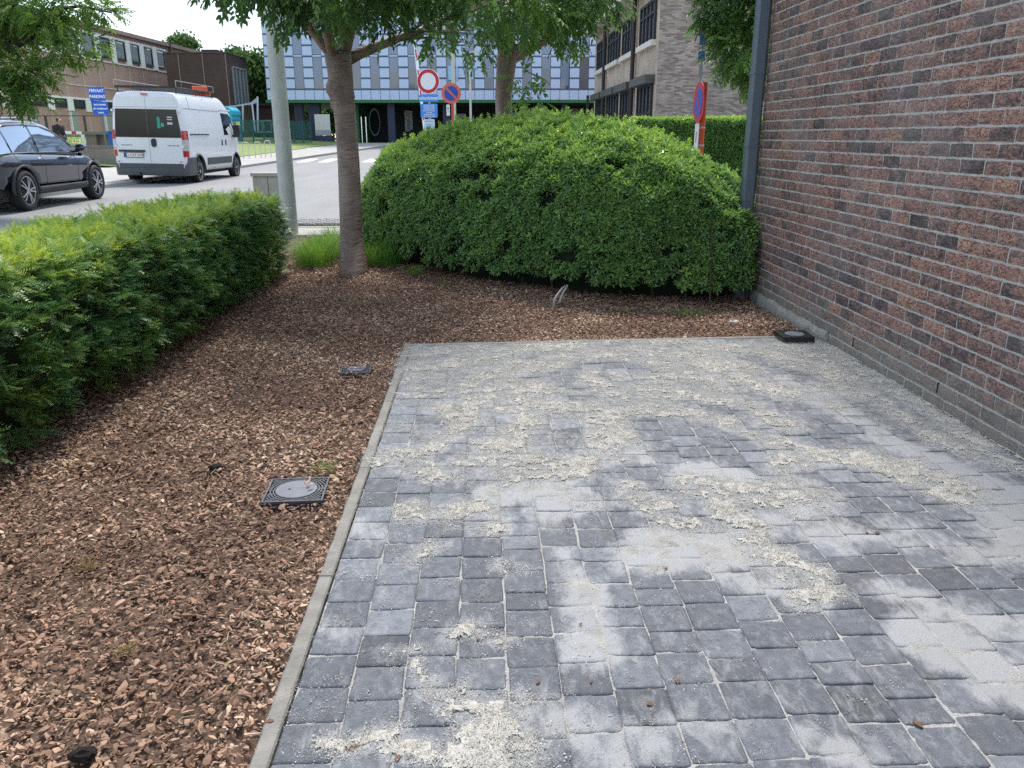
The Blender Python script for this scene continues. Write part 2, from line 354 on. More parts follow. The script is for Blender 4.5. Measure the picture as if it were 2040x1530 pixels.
# pavers: tumbled concrete blocks with worn edges, each its own piece
def dust_layer(nt, base_socket):
    L = nt.links
    g = nd(nt, 'ShaderNodeNewGeometry')
    a = nd(nt, 'ShaderNodeAttribute', _attribute_name='dust')
    m1 = nd(nt, 'ShaderNodeMapping'); m1.inputs['Scale'].default_value = (26, 13, 20); m1.inputs['Rotation'].default_value = (0, 0, .5)
    L.new(g.outputs['Position'], m1.inputs['Vector'])
    n = nd(nt, 'ShaderNodeTexNoise', Scale=1.0, Detail=9.0, Roughness=.72, Distortion=.6); L.new(m1.outputs[0], n.inputs['Vector'])
    n3 = nd(nt, 'ShaderNodeTexNoise', Scale=230.0, Detail=4.0, Roughness=.7); L.new(g.outputs['Position'], n3.inputs['Vector'])
    sp = nd(nt, 'ShaderNodeMapRange'); sp.inputs['From Min'].default_value = .60; sp.inputs['From Max'].default_value = .72; sp.inputs['To Max'].default_value = .45; L.new(n3.outputs['Fac'], sp.inputs['Value'])
    s2 = nd(nt, 'ShaderNodeMath', _operation='MULTIPLY_ADD'); s2.inputs[1].default_value = 2.3; s2.inputs[2].default_value = -1.15; L.new(n.outputs['Fac'], s2.inputs[0])
    s3 = nd(nt, 'ShaderNodeMath', _operation='MULTIPLY_ADD'); s3.inputs[1].default_value = 1.25; L.new(a.outputs['Fac'], s3.inputs[0]); L.new(s2.outputs[0], s3.inputs[2])
    s4 = nd(nt, 'ShaderNodeMath', _operation='ADD'); L.new(s3.outputs[0], s4.inputs[0]); L.new(sp.outputs[0], s4.inputs[1]); s3 = s4
    mr = nd(nt, 'ShaderNodeMapRange'); mr.inputs['From Min'].default_value = .30; mr.inputs['From Max'].default_value = .98; mr.inputs['To Min'].default_value = .05; mr.inputs['To Max'].default_value = .74; mr.clamp = True
    L.new(s3.outputs[0], mr.inputs['Value'])
    mx = nd(nt, 'ShaderNodeMixRGB'); mx.inputs['Color2'].default_value = (.40, .405, .415, 1); L.new(mr.outputs[0], mx.inputs['Fac']); L.new(base_socket, mx.inputs['Color1'])
    return mx.outputs[0]
def paver_mat():
    m = bpy.data.materials.new('tumbled_paver'); m.use_nodes = True; nt = m.node_tree; L = nt.links; b = nt.nodes['Principled BSDF']
    oa = nd(nt, 'ShaderNodeAttribute', _attribute_name='tone'); g = nd(nt, 'ShaderNodeNewGeometry')
    r = nd(nt, 'ShaderNodeValToRGB'); e = r.color_ramp.elements; e[0].color = (.062, .069, .083, 1); e[1].color = (.185, .202, .235, 1); e[1].position = 1
    x = e.new(.55); x.color = (.115, .127, .152, 1)
    L.new(oa.outputs['Fac'], r.inputs['Fac'])
    n = nd(nt, 'ShaderNodeTexNoise', Scale=26.0, Detail=8.0, Roughness=.7); L.new(g.outputs['Position'], n.inputs['Vector'])
    n2 = nd(nt, 'ShaderNodeTexNoise', Scale=5.0, Detail=3.0); L.new(g.outputs['Position'], n2.inputs['Vector'])
    rr = nd(nt, 'ShaderNodeValToRGB'); rr.color_ramp.elements[0].position = .3; rr.color_ramp.elements[0].color = (.5, .5, .52, 1); rr.color_ramp.elements[1].position = .75; rr.color_ramp.elements[1].color = (1.5, 1.5, 1.5, 1)
    L.new(n.outputs['Fac'], rr.inputs['Fac'])
    mu = nd(nt, 'ShaderNodeMixRGB', _blend_type='MULTIPLY', Fac=.85); L.new(r.outputs[0], mu.inputs['Color1']); L.new(rr.outputs[0], mu.inputs['Color2'])
    br = nd(nt, 'ShaderNodeMixRGB', Color2=(.12, .10, .075, 1)); rb = nd(nt, 'ShaderNodeMapRange'); rb.inputs['From Min'].default_value = .62; rb.inputs['From Max'].default_value = .8; rb.inputs['To Max'].default_value = .6
    L.new(n2.outputs['Fac'], rb.inputs['Value']); L.new(rb.outputs[0], br.inputs['Fac']); L.new(mu.outputs[0], br.inputs['Color1'])
    L.new(dust_layer(nt, br.outputs[0]), b.inputs['Base Color']); b.inputs['Roughness'].default_value = .72; b.inputs['Specular IOR Level'].default_value = .45
    n4 = nd(nt, 'ShaderNodeTexNoise', Scale=170.0, Detail=6.0, Roughness=.7); L.new(g.outputs['Position'], n4.inputs['Vector'])
    bp = nd(nt, 'ShaderNodeBump', Strength=.9, Distance=.006); L.new(n4.outputs['Fac'], bp.inputs['Height']); L.new(bp.outputs[0], b.inputs['Normal'])
    return m
M_pav = paver_mat()
NG = 7
def paver_geo(cx, cy, w, h, sd_):
    r = np.random.default_rng(sd_); t = np.linspace(-1, 1, NG); k = np.sign(t) * np.abs(t) ** .25
    U, V = np.meshgrid(k, k, indexing='ij')
    c = r.uniform(-.0035, .0035, (2, 2, 2)); a, b_ = (U + 1) / 2, (V + 1) / 2
    jx = c[0, 0, 0] * (1 - a) * (1 - b_) + c[0, 1, 0] * (1 - a) * b_ + c[1, 0, 0] * a * (1 - b_) + c[1, 1, 0] * a * b_
    jy = c[0, 0, 1] * (1 - a) * (1 - b_) + c[0, 1, 1] * (1 - a) * b_ + c[1, 0, 1] * a * (1 - b_) + c[1, 1, 1] * a * b_
    q = np.maximum(0, np.abs(U) + np.abs(V) - 1.80) * .07     # rounded corners
    e = np.maximum(np.abs(U), np.abs(V)); ed = (e > .99) * 1.0
    jit = r.normal(0, .0012, U.shape) * ed
    X = U * (w / 2 - .0014) - np.sign(U) * q * w + jx + jit; Y = V * (h / 2 - .0014) - np.sign(V) * q * h + jy + r.normal(0, .0012, U.shape) * ed
    Z = -.0036 * ed - .0003 * (e > .6) * e - q * .03 + r.uniform(-.0012, .0018) + U * r.uniform(-.0012, .0012) + V * r.uniform(-.0012, .0012)
    P = np.stack([X, Y, Z + relief(X + cx, Y + cy)], -1)
    vs = P.reshape(-1, 3); n = NG
    fs = [(i * n + j, (i + 1) * n + j, (i + 1) * n + j + 1, i * n + j + 1) for i in range(n - 1) for j in range(n - 1)]
    bd = [i * n for i in range(n)] + [(n - 1) * n + j for j in range(1, n)] + [i * n + n - 1 for i in range(n - 2, -1, -1)] + [j for j in range(n - 2, 0, -1)]
    o = len(vs); sk = vs[bd].copy(); sk[:, 2] = -.05; vs = np.vstack([vs, sk]); m = len(bd)
    fs += [(bd[i], o + i, o + (i + 1) % m, bd[(i + 1) % m]) for i in range(m)]
    return vs, fs
cells = []
rr_ = np.random.default_rng(5)
ncol = 21; cw = (PX1 - PX0) / ncol
for c in range(ncol):
    x0 = PX0 + c * cw; y = PY0 - rr_.uniform(0, .15); ph = rr_.uniform(0, 1)
    yb = yback(x0 + cw / 2) - .004
    while y < yb - .03:
        L_ = .15 * (1 + rr_.normal(0, .012)) if c else .147 * (1 + rr_.normal(0, .01))
        if c and rr_.random() < .10: L_ *= .72
        if y + L_ > yb - .05: L_ = yb - y
        cells.append((x0 + cw / 2, y + L_ / 2, cw, L_)); y += L_
def in_view(p, m=60):
    if depth(p) < .2: return False
    a, b_ = proj(p); return -m < a < 2040 + m and -m < b_ < 1530 + m
vis = [i for i, c in enumerate(cells) if in_view((c[0], c[1], 0))]
vis.sort(key=lambda i: depth((cells[i][0], cells[i][1], 0))); single = set(vis[:300])
SV, SF, ST = [], [], []; SO = 0
def add_attr(me, nm, vals):
    a = me.attributes.new(nm, 'FLOAT', 'POINT'); a.data.foreach_set('value', np.asarray(vals, np.float32))
for i, (cx, cy, w, h) in enumerate(cells):
    vs, fs = paver_geo(cx, cy, w, h, 1000 + i); tone = float(np.clip(rr_.normal(.48, .22), 0, 1))
    if cx < PX0 + cw: tone = min(1, tone + .1)
    du = dustf(vs[:, 0] + cx, vs[:, 1] + cy)
    if i in single:
        me = bpy.data.meshes.new('paver'); me.from_pydata(vs.tolist(), [], fs); me.materials.append(M_pav); me.shade_smooth()
        add_attr(me, 'dust', du); add_attr(me, 'tone', np.full(len(vs), tone))
        o = bpy.data.objects.new('paver', me); COL.objects.link(o); o.parent = pav; o.location = (cx, cy, 0)
    else:
        SV.append(vs + [cx, cy, 0]); SF += [tuple(a + SO for a in f) for f in fs]; SO += len(vs); ST.append((du, np.full(len(vs), tone)))
me = bpy.data.meshes.new('pavers'); me.from_pydata(np.vstack(SV).tolist(), [], SF); me.materials.append(M_pav); me.shade_smooth()
add_attr(me, 'dust', np.concatenate([a for a, _ in ST])); add_attr(me, 'tone', np.concatenate([b for _, b in ST]))
o = bpy.data.objects.new('pavers', me); COL.objects.link(o); o.parent = pav; o['kind'] = 'stuff'

# concrete edging stones
ke = bpy.data.objects.new('paving_edge', None); COL.objects.link(ke); ke['kind'] = 'structure'
ys_ = [-.3, .62, 1.6, 2.55, 3.53, 4.52, 5.25, PYB]
for a, b_ in zip(ys_[:-1], ys_[1:]):
    mb = MB(); n = 14
    P = []
    for i in range(n + 1):
        y = a + .003 + (b_ - a - .006) * i / n; j = .0015 * math.sin(i * 2.1 + a * 7) + random.uniform(-.001, .001)
        x0, x1, z = -.602 + j, -.552 + j * .5, .004 + random.uniform(-.0008, .0008)
        P.append([(x0, y, -.12), (x0, y, z - .006), (x0 + .006, y, z), (x1 - .005, y, z), (x1, y, z - .006), (x1, y, -.12)])
    mb.loft(P); mb.build('kerb_stone', M_conc, ke)
mbk = MB(); xs_ = [-.608, .35, 1.33, 2.31, 2.62]
for a, b_ in zip(xs_[:-1], xs_[1:]):
    mb = MB(); P = []
    for i in range(9):
        x = a + .003 + (b_ - a - .006) * i / 8; y = yback(x) + .004; z = .002 + random.uniform(-.0008, .0008)
        P.append([(x, y, -.12), (x, y, z - .005), (x, y + .006, z), (x, y + .045, z), (x, y + .05, z - .006), (x, y + .05, -.12)])
    mb.loft(P); mb.build('kerb_stone', M_conc, ke)

# ---------------------------------------------------------------- spilled sand
M_sand = mat('sand', (.38, .358, .322), .95, col2=(.56, .538, .498), vscale=70, bump=.6, bscale=260)
st = .011
gx = np.arange(PX0 - .1, PX1 + .02, st); gy = np.arange(1.25, 6.05, st); XX, YY = np.meshgrid(gx, gy, indexing='ij')
S = sandf(XX, YY)
S[(YY > yback(XX) + .0)] = 0
wallheap = np.clip((XX - (PX1 - .05)) / .05, 0, 1) * (YY > 2) * fbm(XX * 6, YY * 5, 3, 90); S = np.maximum(S, wallheap * 1.3)
hz = (S - .50) * .011 + (fbm(XX * 70, YY * 70, 3, 15) - .5) * .012 + relief(XX, YY)
keep = (S > .56) & (hz > .0012)
idx = -np.ones(XX.shape, int); quad = keep[:-1, :-1] & keep[1:, :-1] & keep[1:, 1:] & keep[:-1, 1:]
used = np.zeros(XX.shape, bool)
for a in (slice(0, -1), slice(1, None)):
    for b_ in (slice(0, -1), slice(1, None)): used[a, b_] |= quad
idx[used] = np.arange(used.sum()); H = np.maximum(hz, -.001)
jx = (rng.random(XX.shape) - .5) * st * .7
vs = np.stack([XX + jx, YY + (rng.random(XX.shape) - .5) * st * .7, H], -1)[used]
q = np.stack([idx[:-1, :-1], idx[1:, :-1], idx[1:, 1:], idx[:-1, 1:]], -1)[quad]
me = bpy.data.meshes.new('sand'); me.from_pydata(vs.tolist(), [], q.tolist()); me.materials.append(M_sand); me.shade_smooth()
sand = bpy.data.objects.new('spilled_sand', me); COL.objects.link(sand); tag(sand, 'pale damp sand spilled in swept streaks over the grey pavers', 'sand', kind='stuff')
M_crumb = leaf_mat('sand_grain', [(.44, .415, .37), (.56, .535, .49), (.67, .65, .60)], .95, 0, .3)
# crumbs
def crumb(sd_):
    r = np.random.default_rng(sd_); m = MB(); k = [1, 3, 7, 12, 18, 26][sd_ % 6]
    for q in range(k):
        R_ = 1.0 if k < 4 else float(r.uniform(.35, 1.0)); o = Vector((0, 0, 0)) if k == 1 else Vector((r.normal(0, 1.6 * math.sqrt(k)), r.normal(0, 1.6 * math.sqrt(k)), R_ * .3))
        v = [o + Vector(d) * R_ * float(r.uniform(.7, 1.25)) for d in ((1, 0, 0), (0, 1, 0), (-1, 0, 0), (0, -1, 0), (.2, .1, .8), (-.1, -.2, -.7))]
        m.add(v, [(0, 1, 4), (1, 2, 4), (2, 3, 4), (3, 0, 4), (1, 0, 5), (2, 1, 5), (3, 2, 5), (0, 3, 5)])
    return m.mesh('crumb', M_crumb)
protos('crumb', [crumb(i) for i in range(12)])
N = 850000; cx = rng.uniform(PX0 - .06, PX1, N); cy = 1.3 + 4.8 * rng.random(N)
den = sandf(cx, cy); left = np.clip((1.15 - cx) / 1.2, 0, 1) * (.10 + .16 * (fbm(cx * 5, cy * 5, 3, 60) > .48)); back = np.clip((cy - 3.6) / 2, 0, 1) * .25 * fbm(cx * 8, cy * 8, 3, 61)
pr = np.clip(den - .10, 0, 1) * .80 + left * .30 + back * .6 + .006
pr[cy > yback(cx) + .03] = 0; k = rng.random(N) < pr * .55
cx, cy, dn = cx[k], cy[k], den[k]
rad = rng.gamma(3.0, .0005, len(cx)) * np.where(dn > .4, 1.0, .8); rad = np.clip(rad, .0005, .0036)
hh = np.maximum((dn - .50) * .011, 0) * .8
P = np.stack([cx, cy, hh + rad * .35 + .0005], 1)
cr_ = scatter('sand_crumbs', 'crumb', P, rng.uniform(0, 6.28, (len(cx), 3)) * [[.04, .04, 1]], rad, rng.random(len(cx))); tag(cr_, 'loose crumbs of pale sand scattered over the grey pavers', 'sand', kind='stuff')

# ---------------------------------------------------------------- bark mulch
M_bark = leaf_mat('bark', [(.080, .046, .033), (.185, .107, .074), (.31, .19, .13), (.43, .285, .20), (.60, .46, .34)], .8, 0, .25)
def chip(sd_):
    r = np.random.default_rng(sd_); n = 8; L_ = r.uniform(.7, 1.35); w = r.uniform(.38, .8); th = r.uniform(.06, .14)
    an = np.sort(r.uniform(0, 6.28, n) * .3 + np.arange(n) * 6.28 / n * .95); rd = r.uniform(.75, 1.1, n)
    top = [(L_ * a * math.cos(t), w * a * math.sin(t), th + r.uniform(-.04, .06) - .10 * (L_ * math.cos(t)) ** 2) for t, a in zip(an, rd)]
    bot = [(x * .9, y * .85, z - th * 2) for x, y, z in top]
    m = MB(); m.add(top + [(0, 0, th + .07)] + bot, [(i, (i + 1) % n, n) for i in range(n)] + [((i + 1) % n, i, n + 1 + i, n + 1 + (i + 1) % n) for i in range(n)]); return m.mesh('chip', M_bark)
protos('chip', [chip(i) for i in range(14)])
N = 280000; cx = rng.uniform(-2.9, 2.6, N); cy = 1.1 + 9.6 * rng.random(N) ** 1.25
ok = ~((cx > -.61) & (cy < yback(cx) + .05)) & ~((cx > .4) & (cy > 8.6)) & ~((cx < -2.5) & (cy > 6))
holes = [(G(590, 968)[:2], .132), (G(708, 730)[:2], .085), (G(1583, 664)[:2], .12)]
cx, cy = cx[ok], cy[ok]
n0 = len(cx); nrm = np.stack([rng.normal(0, .42, n0), rng.normal(0, .42, n0), np.ones(n0)], 1)
sc = np.clip(rng.gamma(4, .0022, n0), .0035, .023) * np.where(cy < 3.5, .92, .95)
P = np.stack([cx, cy, bedz(cx, cy) + rng.uniform(.004, .026, n0) + .012 * fbm(cx * 9, cy * 9, 3, 8)], 1)
hole = np.zeros(n0, bool)
for (hc, hr) in holes: hole |= (np.abs(cx - hc[0]) < hr) & (np.abs(cy - hc[1]) < hr)
far_k = (fbm(cx * 2.2, cy * 2.2, 4, 70) - .5) * 1.5
tint = np.clip(rng.beta(2.2, 2.6, n0) + far_k * .5, 0, 1)
k = ~hole
mu = scatter('bark_mulch', 'chip', P[k], basis(nrm[k], rng.uniform(0, 6.28, k.sum())), sc[k], tint[k]); tag(mu, 'reddish brown bark chips covering the bed beside the paving', 'bark mulch', kind='stuff')
# straw and twigs lying in the mulch
M_straw = mat('straw', (.42, .33, .19), .8)
mb = MB()
for i in range(420):
    x, y = random.uniform(-2.3, -.65), random.uniform(1.3, 7.2)
    if i % 5 == 0: x, y = random.uniform(-.5, 2.4), random.uniform(6.1, 7.4)
    a, L_ = random.uniform(0, 6.28), random.uniform(.02, .09); z = float(bedz(x, y)) + .04
    d = Vector((math.cos(a), math.sin(a), random.uniform(-.1, .25))) * L_; k_ = Vector((-d.y, d.x, 0)) * random.uniform(-.3, .3)
    mb.tube([(x, y, z), Vector((x, y, z)) + d * .5 + k_, Vector((x, y, z)) + d], random.uniform(.0006, .0014), 4)
tag(mb.build('straw_bits', M_straw), 'dry straw stalks lying loose on the bark mulch', 'straw', kind='stuff')
# fallen chips on the paving, each a thing
chips_px = [(700, 1493, .018), (1072, 1361, .012), (1178, 1360, .008), (1350, 1360, .016), (1747, 1063, .018), (1727, 1063, .010), (1326, 1134, .010), (952, 1275, .013), (536, 1440, .014), (903, 1418, .010), (1830, 1445, .014), (1295, 1404, .012), (1157, 1245, .008), (793, 1512, .013)]
chl = ['orange-brown bark chip near the bottom edge of the paving', 'square brown bark chip on a grey paver by the white streak', 'tiny oval bark crumb right of the square chip', 'dark oblong bark chip alone on a grey paver', 'long pale bark sliver on the dusty pavers near the wall', 'dark bark crumb just left of the long pale sliver', 'bark crumb in the broad white dust patch', 'bark chip stuck in the small round sand heap', 'bark chip lying on the concrete edging stone', 'dark bark crumb in the lower sand trail', 'flat tan chip on the dark pavers at the lower right', 'curled tan chip in a joint of the lower middle pavers', 'tiny bark crumb in the tall white dust streak', 'dark upright bark sliver at the bottom sand patch']
for (a, b_, s_), lb in zip(chips_px, chl):
    p = G(a, b_, .0); me = chip(hash((a, b_)) % 999).copy(); me.materials.clear(); me.materials.append(mat('bark_single', (.13, .065, .04), .8, var=.4, vscale=60))
    o = bpy.data.objects.new('bark_chip', me); COL.objects.link(o); o.scale = (s_,) * 3; o.location = (p.x, p.y, .003 + s_ * .16); o.rotation_euler = (0.05, .1, random.uniform(0, 6)); tag(o, lb, 'bark chip', 'bark chips strayed onto the paving')

# ---------------------------------------------------------------- brick building on the right
WX = 2.63; WY1 = 7.80; WH = 5.6
def brick_mat(name, cols, smear=True, dark=.5):
    m = bpy.data.materials.new(name); m.use_nodes = True; nt = m.node_tree; L = nt.links; b = nt.nodes['Principled BSDF']
    oa = nd(nt, 'ShaderNodeAttribute', _attribute_name='tone', _attribute_type='OBJECT'); ga = nd(nt, 'ShaderNodeAttribute', _attribute_name='tone')
    ad = nd(nt, 'ShaderNodeMath', _operation='ADD'); L.new(oa.outputs['Fac'], ad.inputs[0]); L.new(ga.outputs['Fac'], ad.inputs[1])
    g = nd(nt, 'ShaderNodeNewGeometry'); n = nd(nt, 'ShaderNodeTexNoise', Scale=11.0, Detail=5.0, Roughness=.65, Distortion=.8); L.new(g.outputs['Position'], n.inputs['Vector'])
    ns = nd(nt, 'ShaderNodeMath', _operation='MULTIPLY_ADD'); ns.inputs[1].default_value = 1.5; ns.inputs[2].default_value = -.75; L.new(n.outputs['Fac'], ns.inputs[0])
    sm = nd(nt, 'ShaderNodeMath', _operation='ADD'); L.new(ad.outputs[0], sm.inputs[0]); L.new(ns.outputs[0], sm.inputs[1])
    r = nd(nt, 'ShaderNodeValToRGB'); e = r.color_ramp.elements
    while len(e) < len(cols): e.new(.5)
    for i, c in enumerate(cols): e[i].position = i / (len(cols) - 1); e[i].color = (*c, 1)
    L.new(sm.outputs[0], r.inputs['Fac'])
    mp_ = nd(nt, 'ShaderNodeMapping'); mp_.inputs['Scale'].default_value = (1, 1, 2.2); L.new(g.outputs['Position'], mp_.inputs['Vector'])
    w = nd(nt, 'ShaderNodeTexNoise', Scale=15.0, Detail=3.5, Roughness=.55, Distortion=3.2); L.new(mp_.outputs[0], w.inputs['Vector'])
    cr_ = nd(nt, 'ShaderNodeValToRGB'); cr_.color_ramp.elements[0].position = .40; cr_.color_ramp.elements[0].color = (.34, .31, .33, 1); cr_.color_ramp.elements[1].position = .54
    cr_.color_ramp.elements[1].color = (1.1, 1.1, 1.1, 1); L.new(w.outputs['Fac'], cr_.inputs['Fac'])
    mu_ = nd(nt, 'ShaderNodeMixRGB', _blend_type='MULTIPLY', Fac=1.0); L.new(r.outputs[0], mu_.inputs['Color1']); L.new(cr_.outputs[0], mu_.inputs['Color2'])
    out = mu_.outputs[0]
    # lime bloom over parts of the wall and cement smears near its foot
    n5 = nd(nt, 'ShaderNodeTexNoise', Scale=1.6, Detail=4.0); L.new(g.outputs['Position'], n5.inputs['Vector'])
    mr = nd(nt, 'ShaderNodeMapRange'); mr.inputs['From Min'].default_value = .45; mr.inputs['From Max'].default_value = .8; mr.inputs['To Max'].default_value = .42; L.new(n5.outputs['Fac'], mr.inputs['Value'])
    mx = nd(nt, 'ShaderNodeMixRGB', Color2=(.34, .315, .325, 1)); L.new(mr.outputs[0], mx.inputs['Fac']); L.new(out, mx.inputs['Color1'])
    sx = nd(nt, 'ShaderNodeSeparateXYZ'); L.new(g.outputs['Position'], sx.inputs[0])
    n6 = nd(nt, 'ShaderNodeTexNoise', Scale=7.0, Detail=4.0); L.new(g.outputs['Position'], n6.inputs['Vector'])
    h = nd(nt, 'ShaderNodeMath', _operation='MULTIPLY_ADD'); h.inputs[1].default_value = -.34; L.new(n6.outputs['Fac'], h.inputs[0]); L.new(sx.outputs['Z'], h.inputs[2])
    m2 = nd(nt, 'ShaderNodeMapRange'); m2.inputs['From Min'].default_value = -.10; m2.inputs['From Max'].default_value = .16; m2.inputs['To Min'].default_value = .85; m2.inputs['To Max'].default_value = 0; L.new(h.outputs[0], m2.inputs['Value'])
    mz = nd(nt, 'ShaderNodeMixRGB', Color2=(.27, .25, .22, 1)); L.new(m2.outputs[0], mz.inputs['Fac']); L.new(mx.outputs[0], mz.inputs['Color1'])
    L.new(mz.outputs[0], b.inputs['Base Color']); b.inputs['Roughness'].default_value = .78
    ab = nd(nt, 'ShaderNodeMath', _operation='ABSOLUTE'); su = nd(nt, 'ShaderNodeMath', _operation='SUBTRACT'); su.inputs[1].default_value = .5; L.new(w.outputs['Fac'], su.inputs[0]); L.new(su.outputs[0], ab.inputs[0])
    bp = nd(nt, 'ShaderNodeBump', Strength=.9, Distance=.02); L.new(ab.outputs[0], bp.inputs['Height']); L.new(bp.outputs[0], b.inputs['Normal'])
    return m
M_brick = brick_mat('handmade_brick', [(.080, .064, .066), (.14, .100, .096), (.26, .155, .130), (.36, .20, .157), (.39, .215, .165), (.47, .28, .19)])
M_mort = mat('mortar', (.42, .405, .375), .95, col2=(.58, .56, .525), vscale=14, bump=1.0, bscale=110)
bld = thing('brick_building', (WX, WY1, 0), 'near red-brown brick wall with pale mortar rising beside the new paving', 'building')
core = MB().bb(.0019, 6, -12, -.0, -.3, WH); core.build('wall', M_mort, bld)
MB().bb(-.05, 6.1, -12, .08, WH, WH + .12).build('roof', mat('zinc', (.3, .31, .33), .5), bld)
BH, BL = .083, .2215
bw = MB()
def brickmesh(sd_, L_):
    r = np.random.default_rng(sd_); m = MB(); ny_, nz_ = 7, 4; h = .069
    P = []
    for i in range(ny_):
        for j in range(nz_):
            u, v = i / (ny_ - 1), j / (nz_ - 1); e = (i in (0, ny_ - 1)) or (j in (0, nz_ - 1))
            P.append((.0018 * e - .0006 + r.normal(0, .0004), (u - .5) * (L_ - .0) + r.normal(0, .0014), (v - .5) * h + r.normal(0, .0016)))
    m.grid(P, ny_, nz_); bd = [i * nz_ for i in range(ny_)] + [(ny_ - 1) * nz_ + j for j in range(1, nz_)] + [i * nz_ + nz_ - 1 for i in range(ny_ - 2, -1, -1)] + [j for j in range(nz_ - 2, 0, -1)]
    back = [(.02, P[k][1], P[k][2]) for k in bd]; o = len(m.v); m.v += back; n = len(bd)
    m.f += [(bd[i], bd[(i + 1) % n], o + (i + 1) % n, o + i) for i in range(n)]
    return m
BV = [brickmesh(i, .2115) for i in range(16)]; BM = [b_.mesh('brick', M_brick, smooth=False) for b_ in BV]; BA = [(np.array(b_.v), b_.f) for b_ in BV]
blist = []
for c in range(int(WH / BH)):
    z = .024 + c * BH; off = (.5 if c % 2 else 0) * BL + rng.normal(0, .012) + .03
    y = WY1 - BL / 2 - .004 + (off if c % 2 else 0) - (BL / 2 if c % 2 else 0) * 0
    if c % 2: blist.append((WY1 - BL * .25, z, .46)); y = WY1 - BL
    y += rng.normal(0, .004)
    while y > -1.2: blist.append((y, z, 1.0)); y -= BL + rng.normal(0, .0012)
def vis_b(b_):
    p = (WX, b_[0], b_[1]); return in_view(p, 40)
vb = sorted([i for i, b_ in enumerate(blist) if vis_b(b_)], key=lambda i: depth((WX, blist[i][0], blist[i][1]))); sb = set(vb[:300])
SV, SF, ST, SO = [], [], [], 0
for i, (y, z, s_) in enumerate(blist):
    tone = float(np.clip(rng.normal(.49, .18), .12, .92)); k = int(rng.integers(16)); dx = -rng.uniform(.000, .003); tl = rng.normal(0, .004)
    if i in sb:
        o = bpy.data.objects.new('brick', BM[k]); COL.objects.link(o); o.parent = bld; o.location = (dx, y - WY1, z); o.scale = (1, s_, 1); o.rotation_euler = (tl, 0, 0); o['tone'] = tone
    elif z < 4.2 and y > .5 or z < 5.5 and y > 4:
        v = BA[k][0] * [1, s_, 1] + [dx, y - WY1, z]; SV.append(v); SF += [tuple(a + SO for a in f) for f in BA[k][1]]; SO += len(v); ST.append(np.full(len(v), tone))
me = bpy.data.meshes.new('bricks'); me.from_pydata(np.vstack(SV).tolist(), [], SF); me.materials.append(M_brick); add_attr(me, 'tone', np.concatenate(ST))
o = bpy.data.objects.new('bricks', me); COL.objects.link(o); o.parent = bld; o['kind'] = 'stuff'
# open weep joints in the second course
wj = mat('weep_dark', (.012, .011, .01), .9)
for px_, py_ in ((1700, 682), (1868, 772)):
    r = ray(px_, py_); t = (WX - .002 - CO.x) / r.x; p = CO + r * t
    MB().box((p.x - WX - .001, p.y - WY1, p.z), (.004, .011, .062)).build('weep_slot', wj, bld)
# cement ledge at the foot (mulch side)
mb = MB(); n = 60; Pn = []
for i in range(n + 1):
    y = -1.95 - .0 + 1.95 * i / n; w_ = .018 + .030 * float(fbm(np.array([i * .3]), np.array([2.]), 3, 4)[0]); zz = .055 + .03 * float(fbm(np.array([i * .25]), np.array([9.]), 3, 6)[0])
    Pn.append([(-w_, y, -.1), (-w_, y, zz * .55 - .01), (-.012 - w_ * .2, y, zz), (.004, y, zz + .012), (.02, y, -.1)])
mb.loft(Pn); mb.build('cement_footing', mat('footing', (.22, .20, .17), .95, col2=(.36, .35, .32), vscale=14, bump=1, bscale=60), bld, smooth=True)
# downpipe
dpm = mat('downpipe_zinc', (.12, .15, .185), .42, metal=.2, var=.12, vscale=5)
dp = MB()
DX0, DX1, DY = -.158, -.030, -.04
for (z0, z1, e) in ((-.1, .92, 0), (.92, 1.42, .0008), (1.42, 2.06, 0), (2.06, 5.5, .0008)):
    r_ = .022; x0, x1, y0, y1 = DX0 - e, DX1 + e, DY - .05 - e, DY + .05 + e
    poly = [(x0 + r_, y0), (x1 - r_, y0), (x1, y0 + r_), (x1, y1 - r_), (x1 - r_, y1), (x0 + r_, y1), (x0, y1 - r_), (x0, y0 + r_)]
    dp.prism(poly, (0, 0, z0), (1, 0, 0), (0, 1, 0), (0, 0, z1 - z0))
dpo = dp.build('downpipe', dpm, bld, bevel=.004)
for z in (1.42, 2.06, 3.0, .92):
    c = MB(); r_ = .022; e = .005 if z in (1.42, 2.06) else .003; x0, x1, y0, y1 = DX0 - e, DX1 + e, DY - .05 - e, DY + .05 + e; hh_ = .016 if e > .004 else .006
    poly = [(x0 + r_, y0), (x1 - r_, y0), (x1, y0 + r_), (x1, y1 - r_), (x1 - r_, y1), (x0 + r_, y1), (x0, y1 - r_), (x0, y0 + r_)]
    c.prism(poly, (0, 0, z - hh_ / 2), (1, 0, 0), (0, 1, 0), (0, 0, hh_)); c.bb(DX1 + e - .01, .02, DY - .006, DY + .006, z - hh_ / 2, z + hh_ / 2); c.build('bracket', dpm, dpo)
